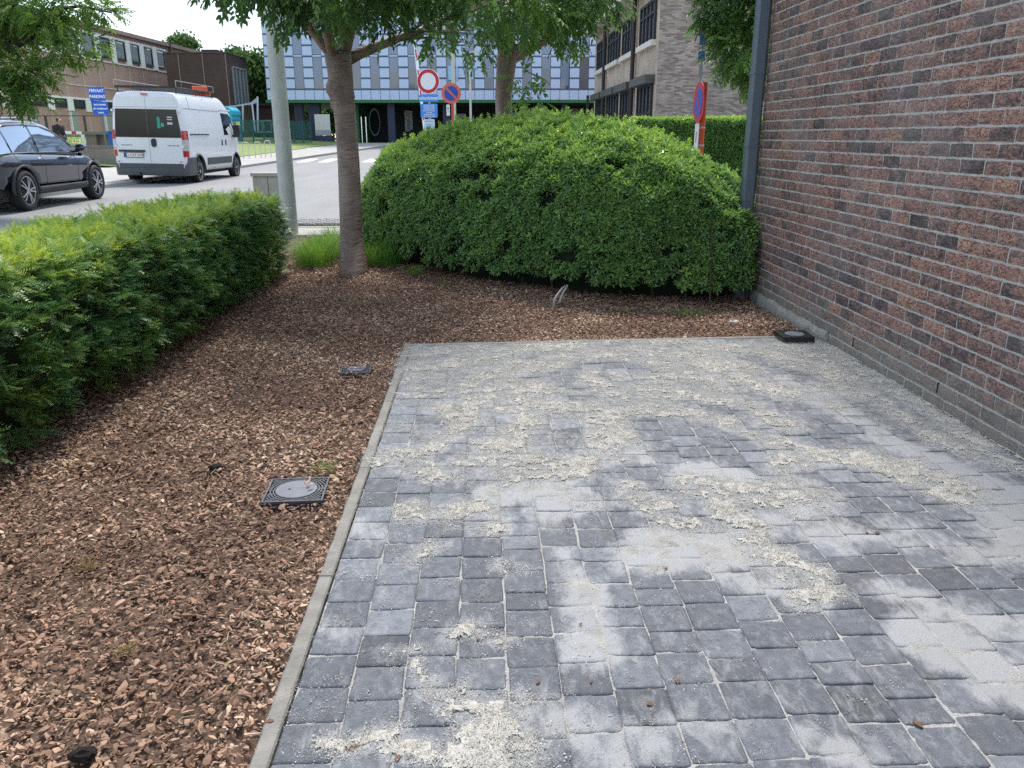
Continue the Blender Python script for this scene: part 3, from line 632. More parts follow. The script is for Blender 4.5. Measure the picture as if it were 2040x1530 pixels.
# ---------------------------------------------------------------- foliage prototypes
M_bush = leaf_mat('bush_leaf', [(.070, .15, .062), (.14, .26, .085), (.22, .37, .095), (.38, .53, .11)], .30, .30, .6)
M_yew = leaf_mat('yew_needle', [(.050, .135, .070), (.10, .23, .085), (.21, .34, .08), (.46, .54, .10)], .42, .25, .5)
M_cherry = leaf_mat('cherry_leaf', [(.050, .110, .042), (.085, .175, .055), (.145, .27, .065), (.27, .41, .085)], .4, .42, .5)
M_oak = leaf_mat('oak_leaf', [(.045, .10, .024), (.075, .155, .032), (.12, .22, .045), (.19, .29, .07)], .45, .4, .35)
M_far = leaf_mat('far_leaf', [(.045, .10, .034), (.075, .15, .045), (.12, .21, .06)], .6, .3, .3)
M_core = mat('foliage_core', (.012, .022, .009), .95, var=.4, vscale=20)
M_twig = mat('twig', (.07, .045, .03), .85)
def sprig_bush(sd_):
    r = np.random.default_rng(sd_); m = MB()
    for i in range(7):
        a = i * 2.4 + r.uniform(-.4, .4); el = r.uniform(.1, .9) if i < 6 else 1.2; h = .012 + .004 * i
        d = (math.cos(a) * math.cos(el), math.sin(a) * math.cos(el), math.sin(el) * .8)
        leaf2(m, (d[0] * .006, d[1] * .006, h), d, (0, 0, 1), r.uniform(.032, .048), r.uniform(.015, .021), .3, .12)
    return m.mesh('sprig', M_bush, fix=False)
protos('bush', [sprig_bush(i) for i in range(8)])
def sprig_yew(sd_):
    r = np.random.default_rng(sd_); m = MB()
    def shoot(o, ang, L_, n):
        ca, sa = math.cos(ang), math.sin(ang); be = r.uniform(-.5, -.05)
        def c(t): return o + Vector((ca * t * L_, sa * t * L_, L_ * t * .12 + be * L_ * t * t))
        m.add([c(0) + Vector((-sa * .0012, ca * .0012, 0)), c(0) - Vector((-sa * .0012, ca * .0012, 0)), c(1)], [(0, 1, 2)])
        for i in range(n):
            t = .1 + .9 * i / n; p = c(t); nl = .020 * (1 - .4 * t) * r.uniform(.85, 1.15)
            for s_ in (-1, 1):
                a = ang + s_ * r.uniform(.8, 1.15); d = Vector((math.cos(a), math.sin(a), r.uniform(-.1, .35))).normalized() * nl; w = Vector((ca, sa, 0)) * .0032
                m.add([p - w, p + w, p + d], [(0, 1, 2)])
    shoot(Vector((0, 0, 0)), r.uniform(-.1, .1), r.uniform(.09, .125), 11)
    for k, t in enumerate((.02, .03, .05)):
        shoot(Vector((t, 0, 0)), (.75 if k % 2 else -.7) + r.uniform(-.15, .15), r.uniform(.045, .065), 6)
    return m.mesh('yewsprig', M_yew, fix=False)
protos('yew', [sprig_yew(i) for i in range(8)])
def twig_leaves(sd_, mt, n=11, L_=.22, ll=.073, lw=.034, droop=.28):
    r = np.random.default_rng(sd_); m = MB()
    def c(t): return Vector((t * L_, r.uniform(-.004, .004), -droop * L_ * t * t))
    m.tube([c(0), c(.5), c(1)], [.0022, .0016, .0008], 3)
    for i in range(n):
        t = .1 + .9 * i / (n - 1); s_ = 1 if i % 2 else -1; a = r.uniform(.4, 1.2) * s_ if i < n - 1 else 0
        d = (math.cos(a), math.sin(a), -r.uniform(.25, .9) * droop * 1.6)
        leaf_geo(m, c(t), d, (r.uniform(-.3, .3), r.uniform(-.3, .3), 1), ll * r.uniform(.7, 1.15), lw * r.uniform(.8, 1.1), .12, .22)
    return m.mesh('twig', mt, fix=False)
protos('cherry', [twig_leaves(i, M_cherry) for i in range(8)])
protos('oak', [twig_leaves(40 + i, M_oak, 11, .24, .075, .034, .2) for i in range(8)])
def clump(sd_, mt):
    r = np.random.default_rng(sd_); m = MB()
    for i in range(16):
        p = r.normal(0, .13, 3); d = r.normal(0, 1, 3); leaf_geo(m, p, d, (0, 0, 1), r.uniform(.10, .18), r.uniform(.07, .11), .1, .1)
    return m.mesh('clump', mt, fix=False)
protos('far', [clump(i, M_far) for i in range(6)])

# ---------------------------------------------------------------- clipped yew hedge on the left
HX0, HX1, HY0, HY1, HH = -3.12, -2.27, 1.2, 9.15, .93
hedge = thing('yew_hedge', (-2.7, 5.2, 0), 'long low clipped yew hedge with yellow-green top edging the bark bed', 'hedge')
n = 15500; P, Nn, tn = [], [], []
u = rng.random(n); face = rng.random(n)
y = HY0 + (HY1 - HY0) * u; 
top = face < .46; side = (face >= .46) & (face < .93); end = face >= .93
hz_ = HH - .10 * np.clip((y - 3) / 6, 0, 1) + .10 * (fbm(y * 1.3, y * 0 + 3, 3, 2) - .5)
xt = HX0 + (HX1 - HX0) * rng.random(n); zt = rng.random(n) ** .8
bul = .06 * (fbm(y * 2.2, zt * 2.6, 3, 12) - .5) * 2 + .07 * (fbm(y * 7, zt * 7, 3, 13) - .5) * 2
rounding = .10
X = np.where(top, xt, HX1 + bul - .22 * np.clip(.25 - zt, 0, 1) + .05 * np.sin(zt * 3.1)); Z = np.where(top, hz_ + .05 * (fbm(xt * 6, y * 6, 3, 14) - .5) * 2, .04 + zt * (hz_ - .04))
edge = np.clip((X - (HX1 - rounding)) / rounding, 0, 1.2); Z = np.where(top, Z - .05 * edge ** 2, Z); X = np.where(side, X - .06 * np.clip((zt - .85) / .15, 0, 1) ** 2, X)
eb = rng.random(n) < .12; X = np.where(side & eb & (y > 4), HX0 - .02, X)
Y = np.where(end, HY1 + .05 * (fbm(xt * 6, zt * 6, 3, 16) - .5) * 2, y); X = np.where(end, xt, X)
Z = np.where(end, .04 + zt * (hz_ - .08), Z)
nr = np.where(top[:, None], [[0.15, 0, 1.]], np.where(end[:, None], [[0, 1., .25]], [[1., 0, .25]])); nr = np.where((side & eb)[:, None] & (X < -3)[:, None], [[-1., 0, .2]], nr)
nr = nr + rng.normal(0, .42, nr.shape) * np.where(top[:, None], 1.5, 1.0); nr[:, 2] += np.where(top, -.35, .1)
# sprigs point along the normal: proto +X is the shoot axis
def aim(nv, spin):      # rotation that takes +X to nv
    nv = nv / np.linalg.norm(nv, axis=1, keepdims=True); ref = np.array([[0, 0, 1.]]) + 0 * nv; ref = np.where(np.abs(nv[:, 2:3]) > .95, [[0, 1., 0]], ref)
    Yv = np.cross(ref, nv); Yv /= np.linalg.norm(Yv, axis=1, keepdims=True); Zv = np.cross(nv, Yv)
    c, s_ = np.cos(spin)[:, None], np.sin(spin)[:, None]; Y2 = Yv * c + Zv * s_; Z2 = np.cross(nv, Y2)
    return np.stack([np.arctan2(Y2[:, 2], Z2[:, 2]), np.arcsin(np.clip(-nv[:, 2], -1, 1)), np.arctan2(nv[:, 1], nv[:, 0])], 1)
dpt = rng.random(n) ** 1.3 * .08
P = np.stack([X, Y, Z], 1) - nr / np.linalg.norm(nr, axis=1, keepdims=True) * dpt[:, None]
P[:, 2] += np.where(top & (rng.random(n) < .08), rng.uniform(.0, .05, n), 0)
gap = (fbm(P[:, 1] * 5 + P[:, 0] * 3, P[:, 2] * 5, 3, 44) < .36) & side
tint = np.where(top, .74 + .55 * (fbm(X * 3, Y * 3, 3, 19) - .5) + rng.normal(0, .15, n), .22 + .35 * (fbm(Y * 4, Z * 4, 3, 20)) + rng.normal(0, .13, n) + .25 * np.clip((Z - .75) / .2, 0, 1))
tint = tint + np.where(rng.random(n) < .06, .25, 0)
k = ~gap
P = P - np.array([[-2.7, 5.2, 0]])
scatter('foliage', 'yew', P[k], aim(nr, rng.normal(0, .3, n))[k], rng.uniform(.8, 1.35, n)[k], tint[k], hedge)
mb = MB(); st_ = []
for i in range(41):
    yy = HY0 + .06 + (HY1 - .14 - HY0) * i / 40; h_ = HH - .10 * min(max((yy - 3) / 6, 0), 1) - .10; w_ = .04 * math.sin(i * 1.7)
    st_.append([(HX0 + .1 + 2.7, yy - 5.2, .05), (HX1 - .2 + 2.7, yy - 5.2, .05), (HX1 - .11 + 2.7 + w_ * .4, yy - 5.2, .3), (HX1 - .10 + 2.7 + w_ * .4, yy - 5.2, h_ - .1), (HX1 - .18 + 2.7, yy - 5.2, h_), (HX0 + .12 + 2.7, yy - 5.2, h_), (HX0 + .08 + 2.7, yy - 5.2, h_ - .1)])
mb.loft(st_); mb.build('inner_hull', M_core, hedge)  # added solid hull, dark so gaps between sprigs read as shade
for i in range(22):
    yy = HY0 + .3 + i * .37; MB().tube([(HX1 - .3 + 2.7, yy - 5.2, -.05), (HX1 - .32 + 2.7 + random.uniform(-.05, .05), yy - 5.2 + random.uniform(-.05, .05), .3)], [.018, .012], 7).build('stem', M_twig, hedge)

# ---------------------------------------------------------------- big rounded bush in front of the trees
FL = [(-2.1, 11.6), (-1.75, 10.9), (-1.35, 10.1), (-.66, 9.15), (.19, 8.25), (1.14, 7.6), (1.8, 7.4), (2.3, 7.42), (2.56, 7.5), (2.9, 8.1), (3.6, 8.6)]
HT = [(-2.1, .9), (-1.7, 1.25), (-1.39, 1.42), (-.85, 1.52), (-.42, 1.68), (.6, 1.86), (1.45, 1.72), (2.1, 1.50), (2.5, 1.30), (2.9, 1.08), (3.6, .9)]
fx_, fy_ = np.array(FL).T; hx_, hy_ = np.array(HT).T; hy_ = hy_ * .925
BX0, BX1 = -1.85, 3.3
def bushS(x, t):
    e = np.sqrt(np.clip((x - BX0) / .55, 0, 1)) * np.sqrt(np.clip((BX1 - x) / .5, 0, 1)); e = e ** .8
    yf = np.interp(x, fx_, fy_) + (1 - e) * 1.0; h = np.interp(x, hx_, hy_) * (.25 + .75 * e); d = 2.0 * (.3 + .7 * e)
    ct, sn = np.cos(t), np.sin(t); s = d * (1 - np.sign(ct) * np.abs(ct) ** .85); z = h * np.abs(sn) ** .62
    lump = .10 * (fbm(x * 2.1 + 5, t * 3.2, 3, 51) - .5) * 2 + .05 * (fbm(x * 6, t * 9, 3, 52) - .5) * 2
    return np.stack([x, yf + s - lump * ct - .10 * np.sin(np.clip(t * 2, 0, 3.1)), z + lump * sn], -1)
bush = thing('rounded_bush', (.6, 9.5, 0), 'large rounded glossy green bush between the cherry trunk and the brick wall', 'bush')
n = 36000; x = rng.uniform(BX0, BX1, n); t = np.arccos(1 - rng.random(n) * 1.55) * 1.0; t = np.clip(t, .02, 2.3)
t = np.where(rng.random(n) < .35, rng.uniform(.02, .8, n), t)
P = bushS(x, t); e_ = 1e-3; du = bushS(x + e_, t) - P; dv = bushS(x, t + e_) - P; nr = np.cross(du, dv); nr /= (np.linalg.norm(nr, axis=1, keepdims=True) + 1e-9)
nr = np.where((nr[:, 1:2] * -np.cos(t)[:, None] + nr[:, 2:3] * np.sin(t)[:, None]) < 0, -nr, nr)
gap = (fbm(P[:, 0] * 3.4, P[:, 2] * 3.4 + P[:, 1], 4, 55) < .33) & (P[:, 2] < 1.3)
dpt = rng.random(n) ** 1.3 * .12
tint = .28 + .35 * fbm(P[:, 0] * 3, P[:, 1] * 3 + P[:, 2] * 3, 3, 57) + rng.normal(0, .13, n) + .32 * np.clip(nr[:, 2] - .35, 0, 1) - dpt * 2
tall = (rng.random(n) < .012) & (nr[:, 2] > .6)
P2 = P - nr * dpt[:, None] + nr * (tall * rng.uniform(.03, .10, n))[:, None]
cut = (P2[:, 0] > WX - .04) & (P2[:, 1] < WY1 + .05); gap |= cut | ((P2[:, 0] > 2.40) & (P2[:, 0] < 2.66) & (P2[:, 1] > 7.70) & (P2[:, 1] < 7.9))
k = ~gap; jn = nr + rng.normal(0, .40, nr.shape); jn[:, 2] += .65
o0 = np.array([[.6, 9.5, 0]])
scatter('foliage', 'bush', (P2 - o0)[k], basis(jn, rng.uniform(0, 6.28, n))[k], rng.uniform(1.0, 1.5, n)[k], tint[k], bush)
# upright new shoots on the crown of the bush
ns = 220; xs2 = rng.uniform(-1.3, 2.5, ns); ts = rng.uniform(.9, 1.9, ns); Pb = bushS(xs2, ts) - o0; SP, SN = [], []
mb = MB()
for p in Pb:
    h = random.uniform(.04, .13); d = Vector((random.uniform(-.25, .25), random.uniform(-.25, .25), 1)).normalized(); mb.tube([p, Vector(p) + d * h], [.002, .001], 3)
    for q in range(int(h / .022) + 1): SP.append(Vector(p) + d * (q * .022 + .01)); SN.append(d)
mb.build('shoots', M_twig, bush)['kind'] = 'stuff'
SP = np.array(SP); SN = np.array(SN) + rng.normal(0, .2, (len(SP), 3)); scatter('shoot_leaves', 'bush', SP, basis(SN, rng.uniform(0, 6.28, len(SP))), np.full(len(SP), .7), rng.uniform(.7, 1, len(SP)), bush)
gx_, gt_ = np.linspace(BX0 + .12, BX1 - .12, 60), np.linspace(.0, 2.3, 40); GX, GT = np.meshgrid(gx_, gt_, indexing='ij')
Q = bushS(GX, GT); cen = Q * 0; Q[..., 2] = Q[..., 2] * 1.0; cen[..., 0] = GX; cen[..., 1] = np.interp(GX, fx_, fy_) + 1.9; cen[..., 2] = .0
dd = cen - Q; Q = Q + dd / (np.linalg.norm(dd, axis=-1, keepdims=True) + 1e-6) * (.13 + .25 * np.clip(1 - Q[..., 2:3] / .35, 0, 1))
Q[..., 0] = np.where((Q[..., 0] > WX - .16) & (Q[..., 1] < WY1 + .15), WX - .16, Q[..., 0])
MB().grid((Q - o0).reshape(-1, 3).tolist(), 60, 40).build('inner_hull', M_core, bush, smooth=True)  # dark hull added under the leaves, stops see-through and darkens the gaps
for i in range(12):
    xx = -1.2 + i * .32; yy = float(np.interp(xx, fx_, fy_)) + .3; MB().tube([(xx - .6, yy - 9.5, -.05), (xx - .6 + random.uniform(-.1, .1), yy - 9.4, .35)], [.02, .012], 6).build('stem', M_twig, bush)

# ---------------------------------------------------------------- trees
def bark_cherry():
    m = bpy.data.materials.new('cherry_bark'); m.use_nodes = True; nt = m.node_tree; L = nt.links; b = nt.nodes['Principled BSDF']
    t = nd(nt, 'ShaderNodeTexCoord'); mp_ = nd(nt, 'ShaderNodeMapping'); mp_.inputs['Scale'].default_value = (7, 7, 46); L.new(t.outputs['Object'], mp_.inputs['Vector'])
    n = nd(nt, 'ShaderNodeTexNoise', Scale=1.0, Detail=4.0, Roughness=.6); L.new(mp_.outputs[0], n.inputs['Vector'])
    r = nd(nt, 'ShaderNodeValToRGB'); e = r.color_ramp.elements; e[0].position = .30; e[0].color = (.06, .038, .03, 1); e[1].position = .37; e[1].color = (.21, .15, .12, 1)
    x_ = e.new(.66); x_.color = (.31, .23, .19, 1); x_ = e.new(.76); x_.color = (.22, .165, .14, 1); L.new(n.outputs['Fac'], r.inputs['Fac'])
    n2 = nd(nt, 'ShaderNodeTexNoise', Scale=4.0, Detail=6.0); L.new(t.outputs['Object'], n2.inputs['Vector'])
    r2 = nd(nt, 'ShaderNodeValToRGB'); r2.color_ramp.elements[0].position = .3; r2.color_ramp.elements[0].color = (.55, .5, .5, 1); r2.color_ramp.elements[1].position = .65; L.new(n2.outputs['Fac'], r2.inputs['Fac'])
    mu_ = nd(nt, 'ShaderNodeMixRGB', _blend_type='MULTIPLY', Fac=.8); L.new(r.outputs[0], mu_.inputs['Color1']); L.new(r2.outputs[0], mu_.inputs['Color2']); L.new(mu_.outputs[0], b.inputs['Base Color'])
    b.inputs['Roughness'].default_value = .55
    bp = nd(nt, 'ShaderNodeBump', Strength=.9, Distance=.02); L.new(n.outputs['Fac'], bp.inputs['Height']); L.new(bp.outputs[0], b.inputs['Normal'])
    return m
M_cb = bark_cherry(); M_db = mat('dark_bark', (.035, .027, .022), .85, var=.5, vscale=20, bump=.8, bscale=60)
def trunk_mesh(path, rad, knots=(), n=26):
    pts = [Vector(p) for p in path]; L_ = []; m = MB(); K = 60; P = []
    for i in range(K + 1):
        f = i / K * (len(pts) - 1); a = min(int(f), len(pts) - 2); c = pts[a].lerp(pts[a + 1], f - a); r = rad[a] + (rad[a + 1] - rad[a]) * (f - a)
        ring = []
        for k in range(n):
            an = 2 * math.pi * k / n; d = Vector((math.cos(an), math.sin(an), 0))
            rr = r * (1 + .05 * math.sin(an * 3 + c.z * 1.5) + .035 * math.sin(an * 5 - c.z * 4) + .02 * mn.noise(Vector((d.x * 3, d.y * 3, c.z * 30))))
            for (ka, kz, ks, kr) in knots:
                da = (an - ka + math.pi) % (2 * math.pi) - math.pi; q = (da * r / ks) ** 2 + ((c.z - kz) / ks) ** 2; rr += kr * math.exp(-q) * (1 - .5 * math.exp(-q * 6))
            ring.append(c + d * rr)
        P.append(ring)
    return m.loft(P)
def limbs(start, dirs, r0, parent, mt, gen=2, out=None, name='limb'):
    for d, L_ in dirs:
        d = Vector(d).normalized(); p = Vector(start); pts = [p.copy()]; cur = d.copy(); k = 6
        for i in range(k):
            cur = (cur + Vector((random.uniform(-.18, .18), random.uniform(-.18, .18), random.uniform(-.06, .12)))).normalized(); p = p + cur * L_ / k; pts.append(p.copy())
        m = MB().tube(pts, [r0 * (1 - .72 * i / k) for i in range(k + 1)], 8)
        if gen > 1:
            for j in (2, 3, 4, 5, 6):
                for _ in range(2):
                    a = random.uniform(0, 6.28); dd = (cur + Vector((math.cos(a), math.sin(a), random.uniform(-.4, .6))) * 1.0).normalized(); q = [pts[j].copy()]
                    c2 = dd
                    for i in range(4): c2 = (c2 + Vector((random.uniform(-.2, .2), random.uniform(-.2, .2), random.uniform(-.15, .1)))).normalized(); q.append(q[-1] + c2 * L_ * .12)
                    m.tube(q, [r0 * .3, r0 * .24, r0 * .18, r0 * .12, r0 * .06], 5)
        m.build(name, mt, parent, smooth=True)
def crown(parent, key, blobs, name='crown', sc=(.8, 1.25), hang=.12, tb=.4, shell=.55, hole=.34, sd_=0):
    P, Nr, T = [], [], []
    for (c, rd, n_) in blobs:
        d = rng.normal(0, 1, (n_, 3)); d /= np.linalg.norm(d, axis=1, keepdims=True); rr = (shell + (1 - shell) * rng.random(n_)) ** .7
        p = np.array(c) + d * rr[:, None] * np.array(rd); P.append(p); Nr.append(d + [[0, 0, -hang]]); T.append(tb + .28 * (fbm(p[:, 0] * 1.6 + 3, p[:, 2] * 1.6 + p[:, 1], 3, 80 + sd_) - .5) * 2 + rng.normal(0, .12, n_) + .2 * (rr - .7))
    P, Nr, T = np.vstack(P), np.vstack(Nr), np.concatenate(T)
    k = fbm(P[:, 0] * 2.1 + 11, P[:, 2] * 2.1 + P[:, 1] * 1.3, 3, 90 + sd_) > hole
    P, Nr, T = P[k], Nr[k], T[k]; Nr += rng.normal(0, .35, Nr.shape)
    return scatter(name, key, P, aim(Nr, rng.uniform(-.6, .6, len(P))), rng.uniform(*sc, len(P)), T, parent)

# near cherry: trunk stands at the corner of the bark bed
b0 = G(704, 548, .0); tp = D(690, 100, 9.0)
t1 = thing('cherry_tree', b0, 'nearest cherry tree with banded silver-brown trunk and burr at the bed corner', 'tree')
def loc(p): return Vector(p) - b0
tp_l = loc(D(674, 105, 9.15))
path = [(0, 0, -.1), (0, 0, .06), loc(D(700, 470, 9.15)), loc(D(694, 330, 9.15)), loc(D(685, 200, 9.15)), tp_l]
trunk_mesh(path, [.19, .155, .128, .120, .124, .150], [(math.pi * 1.05, 2.02, .075, .08), (math.pi * 1.0, 1.86, .05, .05), (-.5, 1.95, .035, .03), (-1.9, .72, .03, .014), (-1.4, .4, .05, .014), (-1.7, 1.1, .04, .012)]).build('trunk', M_cb, t1, smooth=True)
limbs(tp_l - Vector((0, 0, .12)), [((-.75, -.1, 1), 1.3), ((.5, -.4, 1), 1.3), ((1.1, .2, .55), 1.6), ((.1, .8, 1), 1.3), ((-.2, -.8, 1), 1.2)], .075, t1, M_cb)
c0 = tp_l
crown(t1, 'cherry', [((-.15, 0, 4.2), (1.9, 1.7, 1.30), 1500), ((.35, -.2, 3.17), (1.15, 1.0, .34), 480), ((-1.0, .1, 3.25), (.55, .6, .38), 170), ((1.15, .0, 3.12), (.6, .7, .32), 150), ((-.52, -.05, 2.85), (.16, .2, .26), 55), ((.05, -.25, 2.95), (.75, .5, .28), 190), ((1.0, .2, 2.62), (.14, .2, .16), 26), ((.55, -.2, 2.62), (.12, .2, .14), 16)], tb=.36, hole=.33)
# second cherry behind the bush
b1 = Vector((.34, 12.35, .05))
t2 = thing('cherry_tree', b1, 'second cherry tree rising from behind the large rounded bush', 'tree')
path = [(0, 0, -.1), (0, 0, .5), (.0, 0, 1.2), Vector(D(1003, 190, 12.3)) - b1, Vector(D(1010, 118, 12.3)) - b1, Vector(D(1018, 90, 12.3)) - b1]
trunk_mesh(path, [.16, .14, .130, .125, .15, .2], [(math.pi, 2.6, .05, .02)]).build('trunk', M_cb, t2, smooth=True)
tl2 = Vector(D(1014, 108, 12.3)) - b1
limbs(tl2 - Vector((0, 0, .1)), [((-.8, -.1, 1), 1.2), ((.8, -.2, .8), 1.4), ((1.2, .2, .4), 1.3), ((0, .8, 1), 1.2)], .08, t2, M_cb)
crown(t2, 'cherry', [((.3, 0, 4.05), (1.5, 1.4, 1.12), 1500), ((.1, -.2, 3.08), (1.0, .9, .32), 330), ((-.75, 0, 3.22), (.45, .5, .45), 120), ((1.2, 0, 3.4), (.6, .6, .40), 180), ((-.45, -.3, 2.75), (.2, .2, .25), 30), ((.95, 0, 2.9), (.25, .25, .2), 45), ((.25, -.25, 2.25), (.16, .16, .22), 16), ((.42, -.25, 1.95), (.2, .16, .10), 14)], tb=.42, hole=.30, sd_=3)
# third tree, trunk hidden behind the corner of the brick building
b2 = Vector((4.75, 12.6, .05))
t3 = thing('cherry_tree', b2, 'cherry tree whose crown shows beside the grey downpipe of the brick wall', 'tree')
trunk_mesh([(0, 0, -.1), (0, 0, 1), (-.05, 0, 2.3)], [.15, .13, .15]).build('trunk', M_cb, t3, smooth=True)
limbs(Vector((-.05, 0, 2.2)), [((-.9, -.1, .8), 1.6), ((-.5, -.3, 1), 1.5), ((.5, .2, 1), 1.3), ((-.2, .6, 1), 1.3)], .06, t3, M_db)
crown(t3, 'cherry', [((-.1, 0, 3.9), (1.4, 1.4, 1.5), 1700), ((-.75, -.1, 2.85), (.62, .7, .62), 480), ((-1.1, 0, 3.5), (.5, .6, .75), 350), ((-.35, 0, 2.4), (.42, .5, .28), 160)], tb=.4, hole=.28, sd_=5)
# tree at the upper left: trunk outside the frame
b3 = Vector((-12.0, 14.6, .15))
t4 = thing('street_tree', b3, 'light green leafy tree overhanging the street above the dark car', 'tree')
trunk_mesh([(0, 0, -.1), (.1, 0, 1.5), (.5, 0, 3.0)], [.22, .17, .16]).build('trunk', M_db, t4, smooth=True)
dz = 14.0
def L4(a, b_, d=dz): return Vector(D(a, b_, d)) - b3
mb = MB(); st0 = Vector((.5, 0, 2.9))
mb.tube([st0, L4(-60, 110), L4(20, 95), L4(52, 80), L4(70, 60), L4(105, 20), L4(160, 12), L4(220, 25)], [.14, .10, .075, .06, .045, .035, .025, .012], 9)
mb.tube([L4(52, 80), L4(80, 70), L4(120, 84), L4(140, 95)], [.045, .03, .02, .01], 7); mb.tube([L4(20, 95), L4(10, 50), L4(30, 10), L4(40, -30)], [.05, .045, .035, .025], 7)
mb.tube([st0, L4(-80, 160), L4(-20, 150), L4(40, 170)], [.1, .06, .04, .015], 7); mb.build('limb', M_db, t4, smooth=True)
bl = []
for (a, b_, rx, n_, dd) in [(-60, 20, 1.0, 500, 14), (10, 20, .75, 330, 14), (70, 5, .7, 320, 13.8), (150, 8, .62, 230, 14), (210, 20, .36, 110, 14), (20, 65, .5, 170, 14.2), (110, 50, .42, 130, 13.8), (170, 85, .38, 80, 14.1), (110, 110, .33, 70, 14), (15, 135, .5, 210, 14), (60, 150, .40, 150, 13.9), (10, 185, .45, 200, 14), (60, 195, .28, 85, 14), (-60, 150, .8, 300, 14), (130, 90, .3, 60, 14), (235, 25, .16, 30, 14)]:
    bl.append((tuple(L4(a, b_, dd)), (rx * 1.0, rx, rx * .55), int(n_ * .68)))
bl.append(((-.5, 0, 6.2), (3.6, 3.2, 1.6), 1800))
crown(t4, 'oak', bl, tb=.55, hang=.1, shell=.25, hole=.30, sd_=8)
# trees in the distance
def far_tree(pt, zc, r, n_, label, tb=.5):
    c = Vector(D(pt[0], pt[1], zc)); g = Vector((c.x, c.y, zroad(c.y))); t = thing('distant_tree', g, label, 'tree', 'trees seen beyond the buildings')
    MB().tube([(0, 0, 0), (0, 0, c.z - g.z)], [.3, .15], 8).build('trunk', M_db, t, smooth=True)
    cc = c - g; bl_ = [((cc.x, cc.y, cc.z), r, n_)]
    for i in range(6): bl_.append(((cc.x + random.uniform(-.6, .6) * r[0], cc.y + random.uniform(-.4, .4) * r[1], cc.z + random.uniform(-.5, .55) * r[2]), tuple(q * .45 for q in r), n_ // 6))
    crown(t, 'far', bl_, sc=(2.0, 3.2), hang=0, tb=tb, hole=.26, shell=.5, sd_=int(pt[0]) % 7)
far_tree((512, 190), 68, (1.9, 1.9, 3.3), 600, 'round green tree between the dark brick wing and the blue panelled block')
far_tree((468, 122), 82, (1.0, 1.2, .8), 120, 'tree top peeping over the flat roof of the dark brick wing', .4)
far_tree((362, 97), 86, (1.3, 1.3, .9), 170, 'tree top showing above the roof of the long brick school')
far_tree((590, 232), 84, (3.0, 2.2, 2.6), 420, 'tree seen between the stilts of the blue panelled block', .6)
far_tree((690, 225), 88, (5, 2.5, 2.4), 420, 'wide dark tree behind the stilts, seen beside the cherry trunk', .3)

# ---------------------------------------------------------------- grass tufts, twigs and small plants
M_grass = leaf_mat('grass_blade', [(.06, .14, .035), (.12, .25, .05), (.24, .36, .10)], .5, .4, .3, inst=False)
def tuft(name, cx, cy, w, d, h, n_, label, lean=(0, 0), tb=.5, cat='grass'):
    z0 = float(bedz(cx, cy)); V, Fc, T = [], [], []
    for i in range(n_):
        a = random.uniform(0, 6.28); r = random.random() ** .6; x, y = r * math.cos(a) * w, r * math.sin(a) * d
        o_ = Vector((x, y, 0)); out = Vector((x / w, y / d, 0)) * .75 + Vector((random.uniform(-.4, .4) + lean[0], random.uniform(-.4, .4) + lean[1], 0)); H_ = h * random.uniform(.55, 1.1) * (1 - .25 * r)
        s = Vector((math.cos(a + 1.6), math.sin(a + 1.6), 0)) * random.uniform(.0012, .0024); k0 = len(V); tt = min(1, max(0, tb + random.uniform(-.3, .3)))
        for q in range(4):
            f = q / 4; c = o_ + Vector((0, 0, 1)) * H_ * (f - .25 * f * f) + out * H_ * .7 * f * f; V += [c - s * (1 - f * .5), c + s * (1 - f * .5)]; T += [tt, tt]
        V.append(o_ + Vector((0, 0, 1)) * H_ * .70 + out * H_ * .75); T.append(tt)
        for q in range(3): Fc.append((k0 + 2 * q, k0 + 2 * q + 1, k0 + 2 * q + 3, k0 + 2 * q + 2))
        Fc.append((k0 + 6, k0 + 7, k0 + 8))
    me = bpy.data.meshes.new(name); me.from_pydata([tuple(v) for v in V], [], Fc); me.materials.append(M_grass); add_attr(me, 'tint', T)
    o = bpy.data.objects.new(name, me); COL.objects.link(o); o.location = (cx, cy, z0); tag(o, label, cat); return o
def tp(px_, py_, *a, **k): p = G(px_, py_, 0); return tuft('grass_tuft', p.x, p.y, *a, **k)
tp(628, 532, .25, .30, .60, 1300, 'tall bright grass tuft left of the cherry trunk')
tp(660, 515, .22, .4, .62, 900, 'grass clump just behind the cherry trunk towards the lamp post', tb=.6)
tp(768, 530, .30, .26, .50, 1200, 'grass tuft between the cherry trunk and the bush', lean=(.2, 0), tb=.42)
tp(826, 548, .12, .10, .20, 160, 'small sparse grass sprout by the low edging under the bush', tb=.6)
tp(885, 568, .10, .07, .12, 80, 'thin grass sprout under the front of the bush', tb=.7)
tp(650, 925, .06, .05, .07, 90, 'small pale grass tuft behind the larger drain cover', tb=.9)
tp(1365, 622, .20, .08, .12, 200, 'low dry grass at the foot of the bush near the thin stake', tb=.8)
M_dry = mat('dry_grass', (.30, .21, .10), .9)
def dry(px_, py_, r_, label):
    p = G(px_, py_, 0); m = MB()
    for i in range(70):
        a, b_ = random.uniform(0, 6.28), random.uniform(0, r_); q = Vector((math.cos(a) * b_, math.sin(a) * b_, 0)); d = Vector((random.uniform(-1, 1), random.uniform(-1, 1), random.uniform(.1, .9))).normalized() * r_ * random.uniform(.5, 1)
        m.tube([q, q + d * .6, q + d], .0011, 3)
    tag(m.build('dry_tuft', M_dry, loc=(p.x, p.y, float(bedz(p.x, p.y)) + .03)), label, 'dry grass')
dry(178, 1130, .05, 'straw-coloured dead tuft in the mulch near the left edge'); dry(252, 1300, .035, 'tiny dead grass tuft lower left of the bark bed'); dry(1245, 618, .06, 'dead grass wisp beneath the middle of the bush'); dry(385, 690, .07, 'dead tangled tuft at the foot of the yew hedge')
